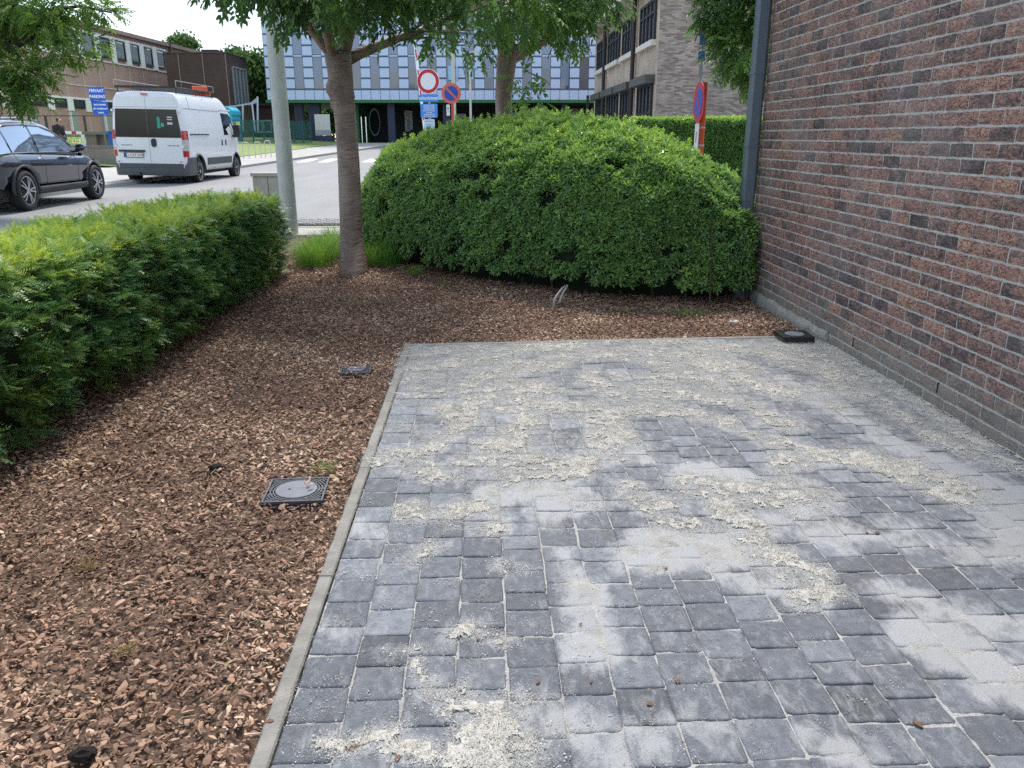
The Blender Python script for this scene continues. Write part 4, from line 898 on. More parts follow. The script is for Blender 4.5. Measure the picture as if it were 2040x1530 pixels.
# clods of soil
M_clod = mat('clod', (.03, .02, .015), .95, var=.5, vscale=40, bump=1, bscale=120)
def lump(px_, py_, s, mt, name, label, cat, group=None, dz=.03):
    import bmesh
    p = G(px_, py_, 0); b = bmesh.new(); bmesh.ops.create_icosphere(b, subdivisions=3, radius=1)
    for v in b.verts: v.co *= 1 + .35 * mn.noise(v.co * 2.2 + Vector((px_, py_, 0))) + .15 * mn.noise(v.co * 6)
    me = bpy.data.meshes.new(name); b.to_mesh(me); b.free(); me.materials.append(mt); o = bpy.data.objects.new(name, me); COL.objects.link(o)
    o.scale = s; o.location = (p.x, p.y, float(bedz(p.x, p.y)) + dz); tag(o, label, cat, group)
lump(165, 1505, (.034, .022, .018), M_clod, 'soil_clod', 'dark lump of soil on the mulch near the bottom left corner', 'soil clod')
lump(430, 927, (.03, .025, .016), M_clod, 'soil_clod', 'dark soil clod in the mulch left of the large drain cover', 'soil clod')
M_wst = mat('white_stone', (.62, .61, .58), .8, var=.15, vscale=30)
lump(1466, 641, (.030, .020, .018), M_wst, 'white_stone', 'larger white stone chip on the mulch near the brick wall', 'stone'); lump(1457, 640, (.014, .011, .011), M_wst, 'white_stone', 'small white pebble touching the larger white stone', 'stone')
lump(1501, 621, (.011, .009, .008), M_wst, 'white_stone', 'tiny white pebble alone nearer the wall corner', 'stone')

M_dead = mat('dead_twig', (.16, .075, .04), .85, var=.4, vscale=30)
dm = MB()
for i in range(60):
    q = G(random.uniform(1425, 1485), random.uniform(565, 606), .0) - Vector((.6, 9.5, 0)); q.z = random.uniform(.02, .16); d = Vector((random.uniform(-1, 1), random.uniform(-.8, .3), random.uniform(-.2, 1))).normalized() * random.uniform(.05, .13)
    dm.tube([q, q + d * .5 + Vector((0, 0, .01)), q + d], [.0022, .0016, .0008], 4)
o = dm.build('dead_twigs', M_dead, bush); o['kind'] = 'stuff'
# ---------------------------------------------------------------- road, pavements and lawns
def ribbon(name, xl, xr, Y0, Y1, dz, m, step=2.0, kind='structure', label=None, crown_=None):
    n = max(2, int((Y1 - Y0) / step) + 1); nx_ = 13; P = []
    for i in range(n):
        y = Y0 + (Y1 - Y0) * i / (n - 1)
        for j in range(nx_):
            x = xl(y) + (xr(y) - xl(y)) * j / (nx_ - 1); P.append((x, y, zroad(y) + (dz(x, y) if callable(dz) else dz)))
    o = MB().grid(P, n, nx_).build(name, m, smooth=True); o['kind'] = kind
    if label: o['label'] = label
    return o
def kerbx(y): return float(np.interp(y, [-20, 30, 33, 45.4, 62], [-10.3, -10.2, -9.88, -8.2, -5.8]))
def asphalt():
    m = bpy.data.materials.new('asphalt'); m.use_nodes = True; nt = m.node_tree; L = nt.links; b = nt.nodes['Principled BSDF']
    g = nd(nt, 'ShaderNodeNewGeometry'); n = nd(nt, 'ShaderNodeTexNoise', Scale=.7, Detail=6.0, Roughness=.6); mp_ = nd(nt, 'ShaderNodeMapping'); mp_.inputs['Scale'].default_value = (1.6, .35, 1); L.new(g.outputs['Position'], mp_.inputs['Vector']); L.new(mp_.outputs[0], n.inputs['Vector'])
    n2 = nd(nt, 'ShaderNodeTexNoise', Scale=90.0, Detail=4.0); L.new(g.outputs['Position'], n2.inputs['Vector'])
    r = nd(nt, 'ShaderNodeValToRGB'); r.color_ramp.elements[0].position = .3; r.color_ramp.elements[0].color = (.165, .165, .172, 1); r.color_ramp.elements[1].position = .7; r.color_ramp.elements[1].color = (.215, .215, .22, 1); L.new(n.outputs['Fac'], r.inputs['Fac'])
    mu_ = nd(nt, 'ShaderNodeMixRGB', _blend_type='OVERLAY', Fac=.45); L.new(r.outputs[0], mu_.inputs['Color1']); L.new(n2.outputs['Fac'], mu_.inputs['Color2']); L.new(mu_.outputs[0], b.inputs['Base Color'])
    b.inputs['Roughness'].default_value = .75; bp = nd(nt, 'ShaderNodeBump', Strength=.5, Distance=.01); L.new(n2.outputs['Fac'], bp.inputs['Height']); L.new(bp.outputs[0], b.inputs['Normal'])
    return m
M_asp = asphalt(); M_pv = mat('pavement_slabs', (.34, .33, .315), .9, var=.18, vscale=1.2, bump=.3, bscale=40); M_kerb = mat('kerb_concrete', (.33, .32, .30), .9, var=.15, vscale=3)
M_lawn = mat('lawn', (.12, .19, .045), .95, col2=(.24, .28, .09), vscale=.9, bump=.9, bscale=20)
ribbon('road', kerbx, lambda y: -4.3, -25, 13.25, 0, M_asp)
ribbon('side_road', kerbx, lambda y: 26 if y < 16.4 or y > 30 else 26, 13.25, 62, 0, M_asp)
tag(MB().bb(-4.16, -3.2, -20, 13.1, -.2, .13).build('pavement', M_pv), kind='structure')
tag(MB().bb(-3.2, 12, 12.1, 13.1, -.2, .112).build('pavement_corner', M_pv), kind='structure')
mb = MB()
for i in range(34): y = -20 + i; mb.box((-4.23, y + .5, zroad(y) + .0), (.14, .992, .22))
mb.build('kerb', M_kerb)['kind'] = 'structure'
mb = MB()
for i in range(17): mb.box((-4.2 + i + .5, 13.18, .02), (.992, .15, .20))
mb.build('kerb_corner', M_kerb)['kind'] = 'structure'
# cobbled gutter strip along the corner kerb
M_cob = mat('cobble', (.19, .19, .20), .8, var=.35, vscale=30, bump=.6, bscale=80)
cs = tag(MB().bb(-4.0, -1.6, 13.27, 14.12, .08, .142).build('gutter_strip', M_joint), kind='structure')
import itertools
cobm = []
for k_ in range(6):
    m = MB(); P = [[(x * .062 * s_, y * .05 * s_, z) for x, y in ((-1, -.8), (-.8, -1), (.8, -1), (1, -.8), (1, .8), (.8, 1), (-.8, 1), (-1, .8))] for z, s_ in ((-.04, 1), (.006, 1), (.014, .82))]; m.loft(P); cobm.append(m.mesh('cobble', M_cob))
for i in range(17):
    for j in range(7):
        o = bpy.data.objects.new('cobble', cobm[(i * 5 + j) % 6]); COL.objects.link(o); o.parent = cs; o.location = (-3.93 + i * .14 + (j % 2) * .07, 13.33 + j * .12, .146 + random.uniform(-.003, .004)); o.rotation_euler = (0, 0, random.uniform(-.08, .08))
# far kerb and pavement
mb = MB(); y = -10
while y < 60:
    a, b_ = Vector((kerbx(y), y + .004, zroad(y) + .02)), Vector((kerbx(y + 1), y + .996, zroad(y + 1) + .02)); o_ = Vector((-.07, 0, 0)); mb.beam(a + o_, b_ + o_, .16, .2) if False else mb.loft([[p + Vector((-.14, 0, -.1)), p + Vector((0, 0, -.1)), p + Vector((0, 0, .07)), p + Vector((-.02, 0, .09)), p + Vector((-.14, 0, .09))] for p in (a, b_)]); y += 1
mb.build('far_kerb', M_kerb)['kind'] = 'structure'
_e = [GR(470, 318), GR(560, 306), GR(665, 291)]; pavw = lambda y: float(np.interp(y, [-20, 31] + [q.y for q in _e] + [80], [-15.2, -15.0] + [q.x for q in _e] + [_e[-1].x + 1]))
ribbon('far_pavement', pavw, lambda y: kerbx(y) - .14, -20, 62, .10, M_pv)
M_wl = mat('road_marking', (.72, .72, .70), .7, var=.12, vscale=6)
zb = MB(); Yc = 39.5
for i in range(9):
    x0 = kerbx(Yc) + .5 + i * 1.0; zb.add([(x0, Yc - 1.5, zroad(Yc - 1.5) + .006), (x0 + .5, Yc - 1.5, zroad(Yc - 1.5) + .006), (x0 + .5, Yc + 1.5, zroad(Yc + 1.5) + .006), (x0, Yc + 1.5, zroad(Yc + 1.5) + .006)], [(0, 1, 2, 3)])
zb.build('zebra_crossing', M_wl)['kind'] = 'structure'
# rising lawn on the far left, paved lot nearer
ribbon('parking_lot', lambda y: -60, pavw, -20, 33.0, .08, M_pv)
def lawnz(x, y):
    d = min(pavw(y) - x, y - 33.0 + (3 if x < -15.5 else 9)); q = min(1, max(0, d / 9.0)); q = q * q * (3 - 2 * q); b = zroad(y) + .12
    return (b + (1.5 - b) * q) - zroad(y)
ribbon('lawn', lambda y: -60 if y < 80 else -60, pavw, 33.0, 66, lambda x, y: lawnz(x, y), M_lawn, step=.8)
pg = []
for i in range(900):
    x, y = -random.uniform(15.2, 24), random.uniform(31, 56); p = Vector((x, y, zroad(y) + lawnz(x, y) - .02)); pg.append(p)
mb = MB()
for p in pg:
    for _ in range(5):
        q = p + Vector((random.uniform(-.3, .3), random.uniform(-.3, .3), 0)); h_ = random.uniform(.06, .2); mb.add([q + Vector((-.012, 0, 0)), q + Vector((.012, 0, 0)), q + Vector((random.uniform(-.05, .05), 0, h_))], [(0, 1, 2)])
tag(mb.build('lawn_grass', mat('lawn_blades', (.14, .20, .05), .8, var=.5, vscale=.7), fix=False), 'uncut yellow-green grass on the bank beyond the far pavement', 'grass', kind='stuff')

# ---------------------------------------------------------------- common materials for vehicles
M_glass = mat('dark_glass', (.008, .010, .013), .06, spec=.45)
M_tyre = mat('tyre_rubber', (.018, .018, .019), .8, var=.25, vscale=30); M_black = mat('black_plastic', (.022, .023, .025), .55); M_chrome = mat('chrome', (.62, .63, .65), .18, metal=1)
M_alloy = mat('alloy', (.50, .51, .54), .3, metal=.85); M_lred = mat('red_lens', (.42, .012, .015), .15, coat=.6); M_lwh = mat('clear_lens', (.55, .55, .56), .15, coat=.5)
M_grey = mat('grey_plastic', (.07, .078, .085), .6, var=.15, vscale=3); M_undr = mat('underbody', (.012, .012, .012), .9)
def ring_(w, zs, y, cr=0.0): return None
def sym(half):  # mirror list of (x, y, z) points going bottom-centre -> top-centre
    return half + [(-x, y, z) for x, y, z in reversed(half) if abs(x) > 1e-6]
def wheel(parent, x, y, z, r, w, style, side, mt_rim=None):
    h = bpy.data.objects.new('wheel', MB().lathe([(r * .60, -w * .5 * side * 0 + w * .30 * side), (r * .62, w * .42 * side)], (0, 0, 0), 'X', 8).mesh('wheel_hub', M_undr)); COL.objects.link(h); h.parent = parent; h.location = (x, y, z)
    pr = [(r * .70, -w / 2), (r * .93, -w / 2), (r, -w * .36), (r, w * .36), (r * .94, w / 2), (r * .82, w * .53), (r * .74, w * .49), (r * .71, w * .40)]
    MB().lathe([(a, b_ * side) for a, b_ in pr], (0, 0, 0), 'X', 40, closed=True).build('tyre', M_tyre, h, smooth=True)
    m = MB(); fx = w * .44 * side; R_ = r * .72
    m.lathe([(R_ * .93, fx * .98), (R_, fx * 1.02), (R_ * 1.01, fx * .8), (R_ * .90, fx * .55)], (0, 0, 0), 'X', 40, closed=True)
    if style == 'alloy':
        for k in range(5):
            for da in (-.17, .17):
                a = 2 * math.pi * k / 5 + .3; p0 = (fx * .98, math.sin(a + da * 1.2) * R_ * .16, math.cos(a + da * 1.2) * R_ * .16); p1 = (fx * 1.0, math.sin(a + da) * R_ * .95, math.cos(a + da) * R_ * .95)
                m.beam(p0, p1, .040, .026)
        m.lathe([(R_ * .20, fx * .9), (R_ * .2, fx * 1.05), (R_ * .12, fx * 1.1)], (0, 0, 0), 'X', 20)
    else:
        m.lathe([(R_ * .92, fx * .7), (R_ * .62, fx * .95), (R_ * .5, fx * .75), (R_ * .2, fx * .8)], (0, 0, 0), 'X', 32)
        for k in range(12):
            a = 2 * math.pi * k / 12; m.beam((fx * .82, math.sin(a) * R_ * .66, math.cos(a) * R_ * .66), (fx * .80, math.sin(a) * R_ * .86, math.cos(a) * R_ * .86), .05, .02)
        m.lathe([(R_ * .22, fx * .7), (R_ * .22, fx * 1.1), (R_ * .1, fx * 1.12)], (0, 0, 0), 'X', 20)
    m.build('rim', mt_rim or M_alloy, h)
    MB().lathe([(R_ * .92, fx * .2), (R_ * .92, fx * .24)], (0, 0, 0), 'X', 32).build('brake_disc', M_undr, h)
def cut_arches(o, centres, r, half):
    import bmesh
    mod = []
    for (y, z) in centres:
        c = MB().lathe([(r, -half), (r, half)], (0, y, z), 'X', 40).build('cutter', None); c.parent = o.parent
        b_ = o.modifiers.new('cut', 'BOOLEAN'); b_.operation = 'DIFFERENCE'; b_.object = c; b_.solver = 'EXACT'; mod.append(c)
    bpy.context.view_layer.update()
    me = bpy.data.meshes.new_from_object(o.evaluated_get(bpy.context.evaluated_depsgraph_get())); o.modifiers.clear(); o.data = me
    for c in mod: bpy.data.objects.remove(c)

# ---------------------------------------------------------------- dark SUV
def lerp_tab(y, tab): return float(np.interp(y, [a for a, _ in tab], [b for _, b in tab]))
pr_ = G(56, 424, .12); pf_ = G(197, 399.5, .12)
car = thing('parked_car', (0, 0, 0), 'dark blue-black estate SUV with chrome window trim and star-spoked alloy wheels', 'car')
axY, wb = pr_.y + .05, (pf_ - pr_).length
hd = math.atan2(-(pf_.x - pr_.x), (pf_.y - pr_.y)); s_car = 1.0
WBc = 2.95
car.location = (pr_.x - .93 + .02, axY, zroad(axY) + .015); car.rotation_euler = (0, 0, hd)
M_car = mat('metallic_dark_blue', (.010, .014, .028), .16, metal=.35, coat=1.0, spec=.7)
T_w = [(-1.02, .70), (-.9, .80), (-.6, .905), (-.2, .945), (1.5, .95), (2.8, .945), (3.3, .90), (3.6, .80), (3.78, .62)]
T_b = [(-1.02, .55), (-.9, .42), (-.5, .36), (3.2, .34), (3.6, .36), (3.78, .46)]
T_t = [(-1.02, .80), (-.95, .98), (-.7, 1.06), (0, 1.06), (1.5, 1.02), (2.2, 1.0), (2.7, .97), (3.2, .90), (3.55, .80), (3.78, .62)]
rings = []
for y in [-1.02, -1.0, -.95, -.88, -.75, -.6, -.4, -.2, 0, .3, .6, 1.0, 1.5, 2.0, 2.3, 2.6, 2.9, 3.1, 3.3, 3.45, 3.6, 3.7, 3.78]:
    w, zb_, zt_ = lerp_tab(y, T_w), lerp_tab(y, T_b), lerp_tab(y, T_t); hh = zt_ - zb_; bon = max(0, min(1, (y - 1.9) / 1.2)) * .05
    rings.append(sym([(0, y, zb_), (w * .78, y, zb_), (w * .93, y, zb_ + hh * .06), (w * .985, y, zb_ + hh * .25), (w * .975, y, zb_ + hh * .42), (w, y, zb_ + hh * .62), (w * .995, y, zb_ + hh * .72), (w * .955, y, zb_ + hh * .86), (w * .90, y, zt_ - .012), (w * .84, y, zt_), (0, y, zt_ + bon)]))
body = MB().loft(rings).build('body', M_car, car, auto=True)
cut_arches(body, [(0, .37), (WBc, .37)], .44, 1.2)
body.data.shade_auto_smooth() if hasattr(body.data, 'shade_auto_smooth') else None
MB().bb(-.80, .80, -.8, 3.55, .26, .75).build('underbody', M_undr, car)
# greenhouse
G_b = [(-.86, .0), (-.45, 0)]
def gh(y):   # roof height and half widths along the cabin
    zr = lerp_tab(y, [(-.85, 1.10), (-.62, 1.36), (-.38, 1.555), (0, 1.625), (.6, 1.65), (1.2, 1.64), (1.6, 1.585), (2.05, 1.36), (2.5, 1.08), (2.62, 1.0)])
    wr = lerp_tab(y, [(-.85, .66), (-.4, .62), (.6, .665), (1.4, .66), (2.0, .70), (2.62, .76)])
    return zr, wr
rings = []
for y in np.linspace(-.85, 2.62, 26):
    zr, wr = gh(y); zb_ = 1.0; wb_ = .855
    k = min(1, max(.05, (zr - zb_) / .62)); we = wb_ + (wr - wb_) * k
    rings.append(sym([(0, y, zb_ - .02), (wb_, y, zb_), (wb_ + (we - wb_) * .5 + .012, y, zb_ + (zr - .06 - zb_) * .5), (we, y, zr - .07), (we - .05, y, zr - .02), (we * .6, y, zr), (0, y, zr + .012)]))
MB().loft(rings).build('cabin', M_car, car, smooth=True)
def side(y, v, off=.006):
    zr, wr = gh(y); k = min(1, max(.05, (zr - 1.0) / .62)); we = .855 + (wr - .855) * k; a = .855 + (we - .855) * v + .012 * (1 - abs(2 * v - 1)) + off; return Vector((a, y, 1.0 + (zr - .07 - 1.0) * v))
M_cglass = mat('sky_mirror_glass', (.30, .36, .42), .03, spec=1.0, coat=1.0, metal=.75)  # pale metallic colour brings the bright sky reflection into the panes
for sg in (1, -1):
    def pane(cols):   # cols: (y, v_low, v_high)
        m = MB(); P = []
        for (y, v0, v1) in cols:
            for q in range(5): p = side(y, v0 + (v1 - v0) * q / 4); P.append((p.x * sg, p.y, p.z))
        m.grid(P, len(cols), 5); return m
    for cols in ([(-.62, .12, .45), (-.5, .12, .72), (-.3, .12, .9), (-.16, .12, .93)], [(-.10, .12, .93), (.2, .11, .94), (.55, .11, .94), (.78, .11, .94)], [(.86, .11, .94), (1.15, .10, .94), (1.5, .10, .95), (1.75, .11, .95), (2.0, .12, .95), (2.2, .14, .90), (2.33, .16, .55)]):
        pane(cols).build('side_window', M_cglass, car, smooth=True)
    tr = [side(y, v, .016) for y, v in [(-.66, .12), (-.3, .10), (.5, .09), (1.5, .085), (2.40, .11)]]; MB().tube([(p.x * sg, p.y, p.z) for p in tr], .011, 6).build('window_trim', M_chrome, car)
    tr = [side(y, v, .016) for y, v in [(-.66, .10), (-.56, .55), (-.38, .86), (0, .97), (.6, .97), (1.3, .97), (1.7, .97), (2.1, .97), (2.42, .7)]]; MB().tube([(p.x * sg, p.y, p.z) for p in tr], .013, 6).build('window_trim', M_chrome, car)
    MB().tube([(.60 * sg, -.35, 1.60), (.62 * sg, 0, 1.67), (.62 * sg, .8, 1.69), (.62 * sg, 1.45, 1.64)], .018, 6).build('roof_rail', M_chrome, car)
    for yd in (.62, 1.78):
        h = MB().tube([(.965 * sg, yd - .10, .935), (.985 * sg, yd - .05, .945), (.985 * sg, yd + .06, .945), (.96 * sg, yd + .11, .94)], .016, 6).build('door_handle', M_chrome, car)
    m = MB(); 
    for yj in (.82, 2.18, -.12):
        w_, zb_, zt_ = lerp_tab(yj, T_w), lerp_tab(yj, T_b), lerp_tab(yj, T_t); MB().tube([((w_ * g_ + .0005) * sg, yj, zb_ + (zt_ - zb_) * f_) for f_, g_ in ((.08, .94), (.25, .985), (.42, .975), (.62, 1.0), (.72, .995), (.86, .955), (.98, .90))], .004, 5).build('door_seam', M_black, car)
    pass
    # arch mouldings
    for yc in (0, WBc):
        P = []
        for k in range(15):
            a = math.pi * (k / 14) * 1.12 - .19; wv = .952 - (.03 if abs(yc - WBc) < .1 else .0) * (1 if math.cos(a) > 0 else 0)
            c_, s_ = math.cos(a), math.sin(a); P.append([((wv - .08) * sg, yc + c_ * .425, .37 + s_ * .425), ((wv - .004) * sg, yc + c_ * .425, .37 + s_ * .425), ((wv + .003) * sg, yc + c_ * .44, .37 + s_ * .44), ((wv - .006) * sg, yc + c_ * .47, .37 + s_ * .47), ((wv - .06) * sg, yc + c_ * .47, .37 + s_ * .47)])
        MB().loft(P).build('wheel_arch', M_black, car, smooth=True)
    MB().loft([[(x * sg, y, z) for x, z in ((.84, .27), (.93, .29), (.965, .36), (.93, .42))] for y in (.46, 2.50)]).build('sill', M_black, car); MB().tube([(.968 * sg, .47, .405), (.968 * sg, 2.48, .405)], .010, 6).build('sill_trim', M_chrome, car)
    mi = MB().loft([[(x * sg, 2.20 + y, 1.05 + z) for x, z in ((.96, .0), (1.14 - .03 * abs(y) * 5, .01), (1.17 - .03 * abs(y) * 5, .08), (1.12, .15), (.98, .14))] for y in (-.10, -.04, .05, .12)]).build('mirror', M_car, car, smooth=True, bevel=.01); MB().beam((.86 * sg, 2.2, 1.03), (1.0 * sg, 2.2, 1.06), .05, .04).build('mirror_arm', M_black, mi)
    tl = MB().loft([[(x * sg, y, z) for x, z in ((.60, .86), (lerp_tab(y, T_w) + .004, .85), (lerp_tab(y, T_w) + .002, .98), (.60, 1.0))] for y in (-1.03, -.98, -.9, -.74)]); tl.build('tail_light', M_lred, car, smooth=False)
    MB().loft([[(x * sg, y, z) for x, z in ((.45, .66), (lerp_tab(y, T_w) + .002, .68), (lerp_tab(y, T_w) - .02, .80), (.45, .78))] for y in (3.5, 3.62, 3.72)]).build('headlight', M_lwh, car)
    for y in (0, WBc): wheel(car, .845 * sg, y, .368, .368, .235, 'alloy', sg)
MB().loft([[(x, y, z) for x, z in ((-.74, .36), (.74, .36), (.74, .62), (-.74, .62))] for y in (-1.06, -.95)]).build('rear_bumper', M_black, car)
MB().add([(-.55, -.88, 1.12), (.55, -.88, 1.12), (.5, -.50, 1.50), (-.5, -.50, 1.50)], [(0, 1, 2, 3)]).build('rear_window', M_cglass, car); MB().add([(-.72, 2.52, 1.10), (.72, 2.52, 1.10), (.6, 1.74, 1.56), (-.6, 1.74, 1.56)], [(0, 1, 2, 3)]).build('windscreen', M_cglass, car)

# ---------------------------------------------------------------- white van
pv = D(373 - 77, 366, 23.2); vx = float(-8.52)
van = thing('white_van', (0, 0, 0), 'white high-roof panel van with roof rack and dark rear windows driving away', 'van')
pr2 = D(373, 300, 23.2); van.scale = (1.035,) * 3; van.location = (pr2.x - 1.07, pr2.y, zroad(pr2.y) - .005); van.rotation_euler = (0, R(1.0), R(-1.0))
M_van = mat('white_paint', (.70, .72, .75), .32, var=.03, vscale=2, coat=.4)
def vsec(y):
    zt_ = lerp_tab(y, [(0, 2.42), (.12, 2.48), (3.55, 2.50), (3.9, 2.43), (4.3, 2.02), (4.62, 1.52), (4.8, 1.32), (5.2, 1.12), (5.38, .85)])
    w = lerp_tab(y, [(0, .985), (.10, 1.02), (4.2, 1.02), (4.7, .99), (5.1, .90), (5.38, .72)]); zb_ = lerp_tab(y, [(0, .42), (.3, .36), (5.0, .34), (5.38, .40)])
    def wz(z): return w * lerp_tab(z, [(.3, .97), (.6, 1.0), (1.25, 1.0), (1.5, .985), (2.0, .925), (2.3, .875), (2.5, .84)])
    h = [(0, y, zb_), (wz(zb_), y, zb_)]
    for f in (.1, .25, .4, .43, .55, .7, .82, .92): z = zb_ + (zt_ - zb_) * f; h.append((wz(z) + (.006 if abs(f - .4) < .01 else 0), y, z))
    wt = wz(zt_); h += [(wt - .015, y, zt_ - .09), (wt - .07, y, zt_ - .03), (wt * .6, y, zt_), (0, y, zt_ + .012)]
    return sym(h)
vys = [0, .03, .12, .4, .7, 1.0, 1.5, 2.0, 2.6, 3.2, 3.55, 3.8, 4.0, 4.2, 4.4, 4.6, 4.8, 5.0, 5.2, 5.32, 5.38]
vb_ = MB().loft([vsec(y) for y in vys]).build('body', M_van, van, auto=True)
VW = (.95, 4.40)
cut_arches(vb_, [(VW[0], .36), (VW[1], .36)], .43, 1.3)
MB().bb(-.86, .86, .35, 4.95, .25, .9).build('underbody', M_undr, van)
def vw(z): return .985 * lerp_tab(z, [(.3, .97), (.6, 1.0), (1.25, 1.0), (1.5, .985), (2.0, .925), (2.3, .875), (2.5, .84)])
for sg in (-1, 1):
    def dpoly(z0, z1, xin, ins, y, n=7):
        L_ = [(xin, z0)] + [(vw(z0 + (z1 - z0) * k / n) - ins, z0 + (z1 - z0) * k / n) for k in range(n + 1)] + [(xin, z1)]
        return L_
    d = MB().prism([(x * sg, z) for x, z in dpoly(.43, 2.34, .004, .055, 0)], (0, -.004, 0), (1, 0, 0), (0, 0, 1), (0, -.018, 0)).build('rear_door', M_van, van, bevel=.004)
    MB().prism([(x * sg, z) for x, z in dpoly(1.27, 2.02, .006, .075, 0)], (0, -.0225, 0), (1, 0, 0), (0, 0, 1), (0, -.006, 0)).build('window', M_glass, d)
    MB().bb(.01 if sg > 0 else -.88, .88 if sg > 0 else -.01, -.0245, -.0225, 2.07, 2.075).build('door_crease', M_grey, d)
    MB().prism([(x * sg, z) for x, z in ((.004, .43), (.90, .43), (.90, .57), (.004, .57))], (0, -.0225, 0), (1, 0, 0), (0, 0, 1), (0, -.006, 0)).build('kick_panel', M_grey, d)
    # tail lamp: red / clear / red stack on the corner pillar
    lm = lambda z0, z1, nm, mt: MB().loft([[(x * sg, y, z) for x, y in ((.915 + .0, -.030), (vw(z) + .004, -.022), (1.030 * vw(z) / .985 + .012, .06), (1.030 * vw(z) / .985 + .004, .17), (.90, .12))] for z in (z0, (z0 + z1) / 2, z1)]).build(nm, mt, van)
    tlp = lm(.76, .92, 'tail_light', M_lred); t2_ = lm(.922, 1.22, 'lamp_lens', mat('lamp_grey', (.30, .28, .28), .2, coat=.4, col2=(.62, .60, .60), vscale=14)); t3_ = lm(1.222, 1.46, 'lamp_lens', M_lred)
    t2_.parent = tlp; t3_.parent = tlp
    for hz2 in (1.95, 1.0): MB().bb((.90 if sg > 0 else -.955), (.955 if sg > 0 else -.90), -.05, .01, hz2 + .10 - .1, hz2 + .06).build('hinge', M_van, van)
    # mirror
    mo = MB().loft([[(x * sg, 4.10 + y, z) for x, z in ((1.06, 1.28), (1.25, 1.30), (1.29, 1.45), (1.26, 1.68), (1.09, 1.68))] for y in (-.05, .02, .10)]).build('mirror', M_black, van, bevel=.015); MB().beam((.96 * sg, 4.12, 1.32), (1.12 * sg, 4.1, 1.34), .06, .05).build('mirror_arm', M_black, mo)
    # cab window, door, seams, slider rail, lower moulding
    def vs_(y, z, off=.006):
        w = lerp_tab(y, [(0, .985), (.10, 1.02), (4.2, 1.02), (4.7, .99)]) * lerp_tab(z, [(.3, .97), (.6, 1.0), (1.25, 1.0), (1.5, .985), (2.0, .925), (2.3, .875), (2.5, .84)]); return (sg * (w + off), y, z)
    MB().add([vs_(3.32, 1.36), vs_(4.45, 1.36), vs_(4.55, 1.42), vs_(4.22, 1.92), vs_(4.05, 2.0), vs_(3.32, 2.02), vs_(3.32, 1.69), vs_(4.35, 1.66)], [(0, 1, 7, 6), (1, 2, 7), (7, 2, 3), (6, 7, 4, 5), (7, 3, 4)]).build('cab_window', M_glass, van)
    s_ = MB()
    for ya, yb_, za, zb2 in ((3.22, 3.22, .5, 2.1), (4.30, 4.30, .85, 1.34), (1.95, 1.95, .5, 2.4), (1.45, 3.22, 2.06, 2.06), (.25, 1.7, 2.06, 2.06), (3.22, 4.1, 2.1, 2.1), (1.48, 1.48, .9, 2.06), (.7, .7, 2.06, 2.4)):
        s_.beam(vs_(ya, za, .001), vs_(yb_, zb2, .001), .007, .007)
    s_.build('panel_seam', M_grey, van); MB().beam(vs_(.35, 1.37, .004), vs_(1.9, 1.37, .004), .022, .028).build('slider_rail', M_black, van)
    for yd in (3.02, 3.38): MB().beam(vs_(yd, 1.05, .012), vs_(yd, 1.22, .012), .03, .06).build('door_handle', M_black, van, bevel=.01)
    MB().loft([[vs_(y, z, o_) for z, o_ in ((.50, .002), (.505, .022), (.70, .022), (.71, .002))] for y in (1.60, 3.85)]).build('side_moulding', M_grey, van)
    for yc in VW:
        P = []
        for k in range(15):
            a = math.pi * k / 14; c_, q_ = math.cos(a), math.sin(a); x1 = 1.022 if yc < 2 else 1.008
            P.append([((x1 - .1) * sg, yc + c_ * .42, .36 + q_ * .42), (x1 * sg, yc + c_ * .42, .36 + q_ * .42), ((x1 + .012) * sg, yc + c_ * .45, .36 + q_ * .45), ((x1 - .03) * sg, yc + c_ * .47, .36 + q_ * .47)])
        MB().loft(P).build('wheel_arch', M_black, van, smooth=True)
    for y in VW: wheel(van, .90 * sg, y, .335, .335, .215, 'steel', sg, mat('steel_rim', (.40, .41, .42), .45, metal=.4))
    MB().loft([[(x * sg, y, z) for x, z in ((.55, .72), (lerp_tab(y, [(5.0, .93), (5.36, .76)]), .74), (lerp_tab(y, [(5.0, .90), (5.3, .8)]), 1.05), (.6, 1.0))] for y in (5.0, 5.2, 5.33)]).build('headlight', M_lwh, van)
    MB().lathe([(.022, -.095), (.022, -.105)], (sg * .86, 0, .62), 'Y', 12).build('reflector', M_lred, van)
# bumper
bp_ = []
for x in (-1.045, -1.03, -.95, .0, .95, 1.03, 1.045):
    e = abs(x) > 1.0; y0 = {1.045: .62, 1.03: .20, .95: -.03, 0: -.05}[abs(x)]
    bp_.append(x)
m = MB(); P = []
path_ = [(-1.035, .62), (-1.045, .25), (-1.03, .05), (-.95, -.06), (-.5, -.085), (0, -.09), (.5, -.085), (.95, -.06), (1.03, .05), (1.045, .25), (1.035, .62)]
for x, y in path_:
    t = (y + .09) / .71; zt_ = .45 if abs(x) < .96 else .78; n_ = Vector((x * .0, 0, 0)); inx = x * .93; iny = y + .05
    P.append([(inx, iny, .25), (x * .99, y + .01, .24), (x, y, .33), (x, y, .43 if abs(x) < .96 else .73), (inx * 1.02, iny, zt_)])
m.loft(P).build('rear_bumper', M_grey, van, smooth=False, bevel=.008)
MB().bb(-.09, .09, -.045, -.02, 2.395, 2.43).build('brake_light', M_lred, van)
MB().bb(-.86, -.14, -.055, -.022, .875, .93).build('plate_lamp_bar', M_black, van)
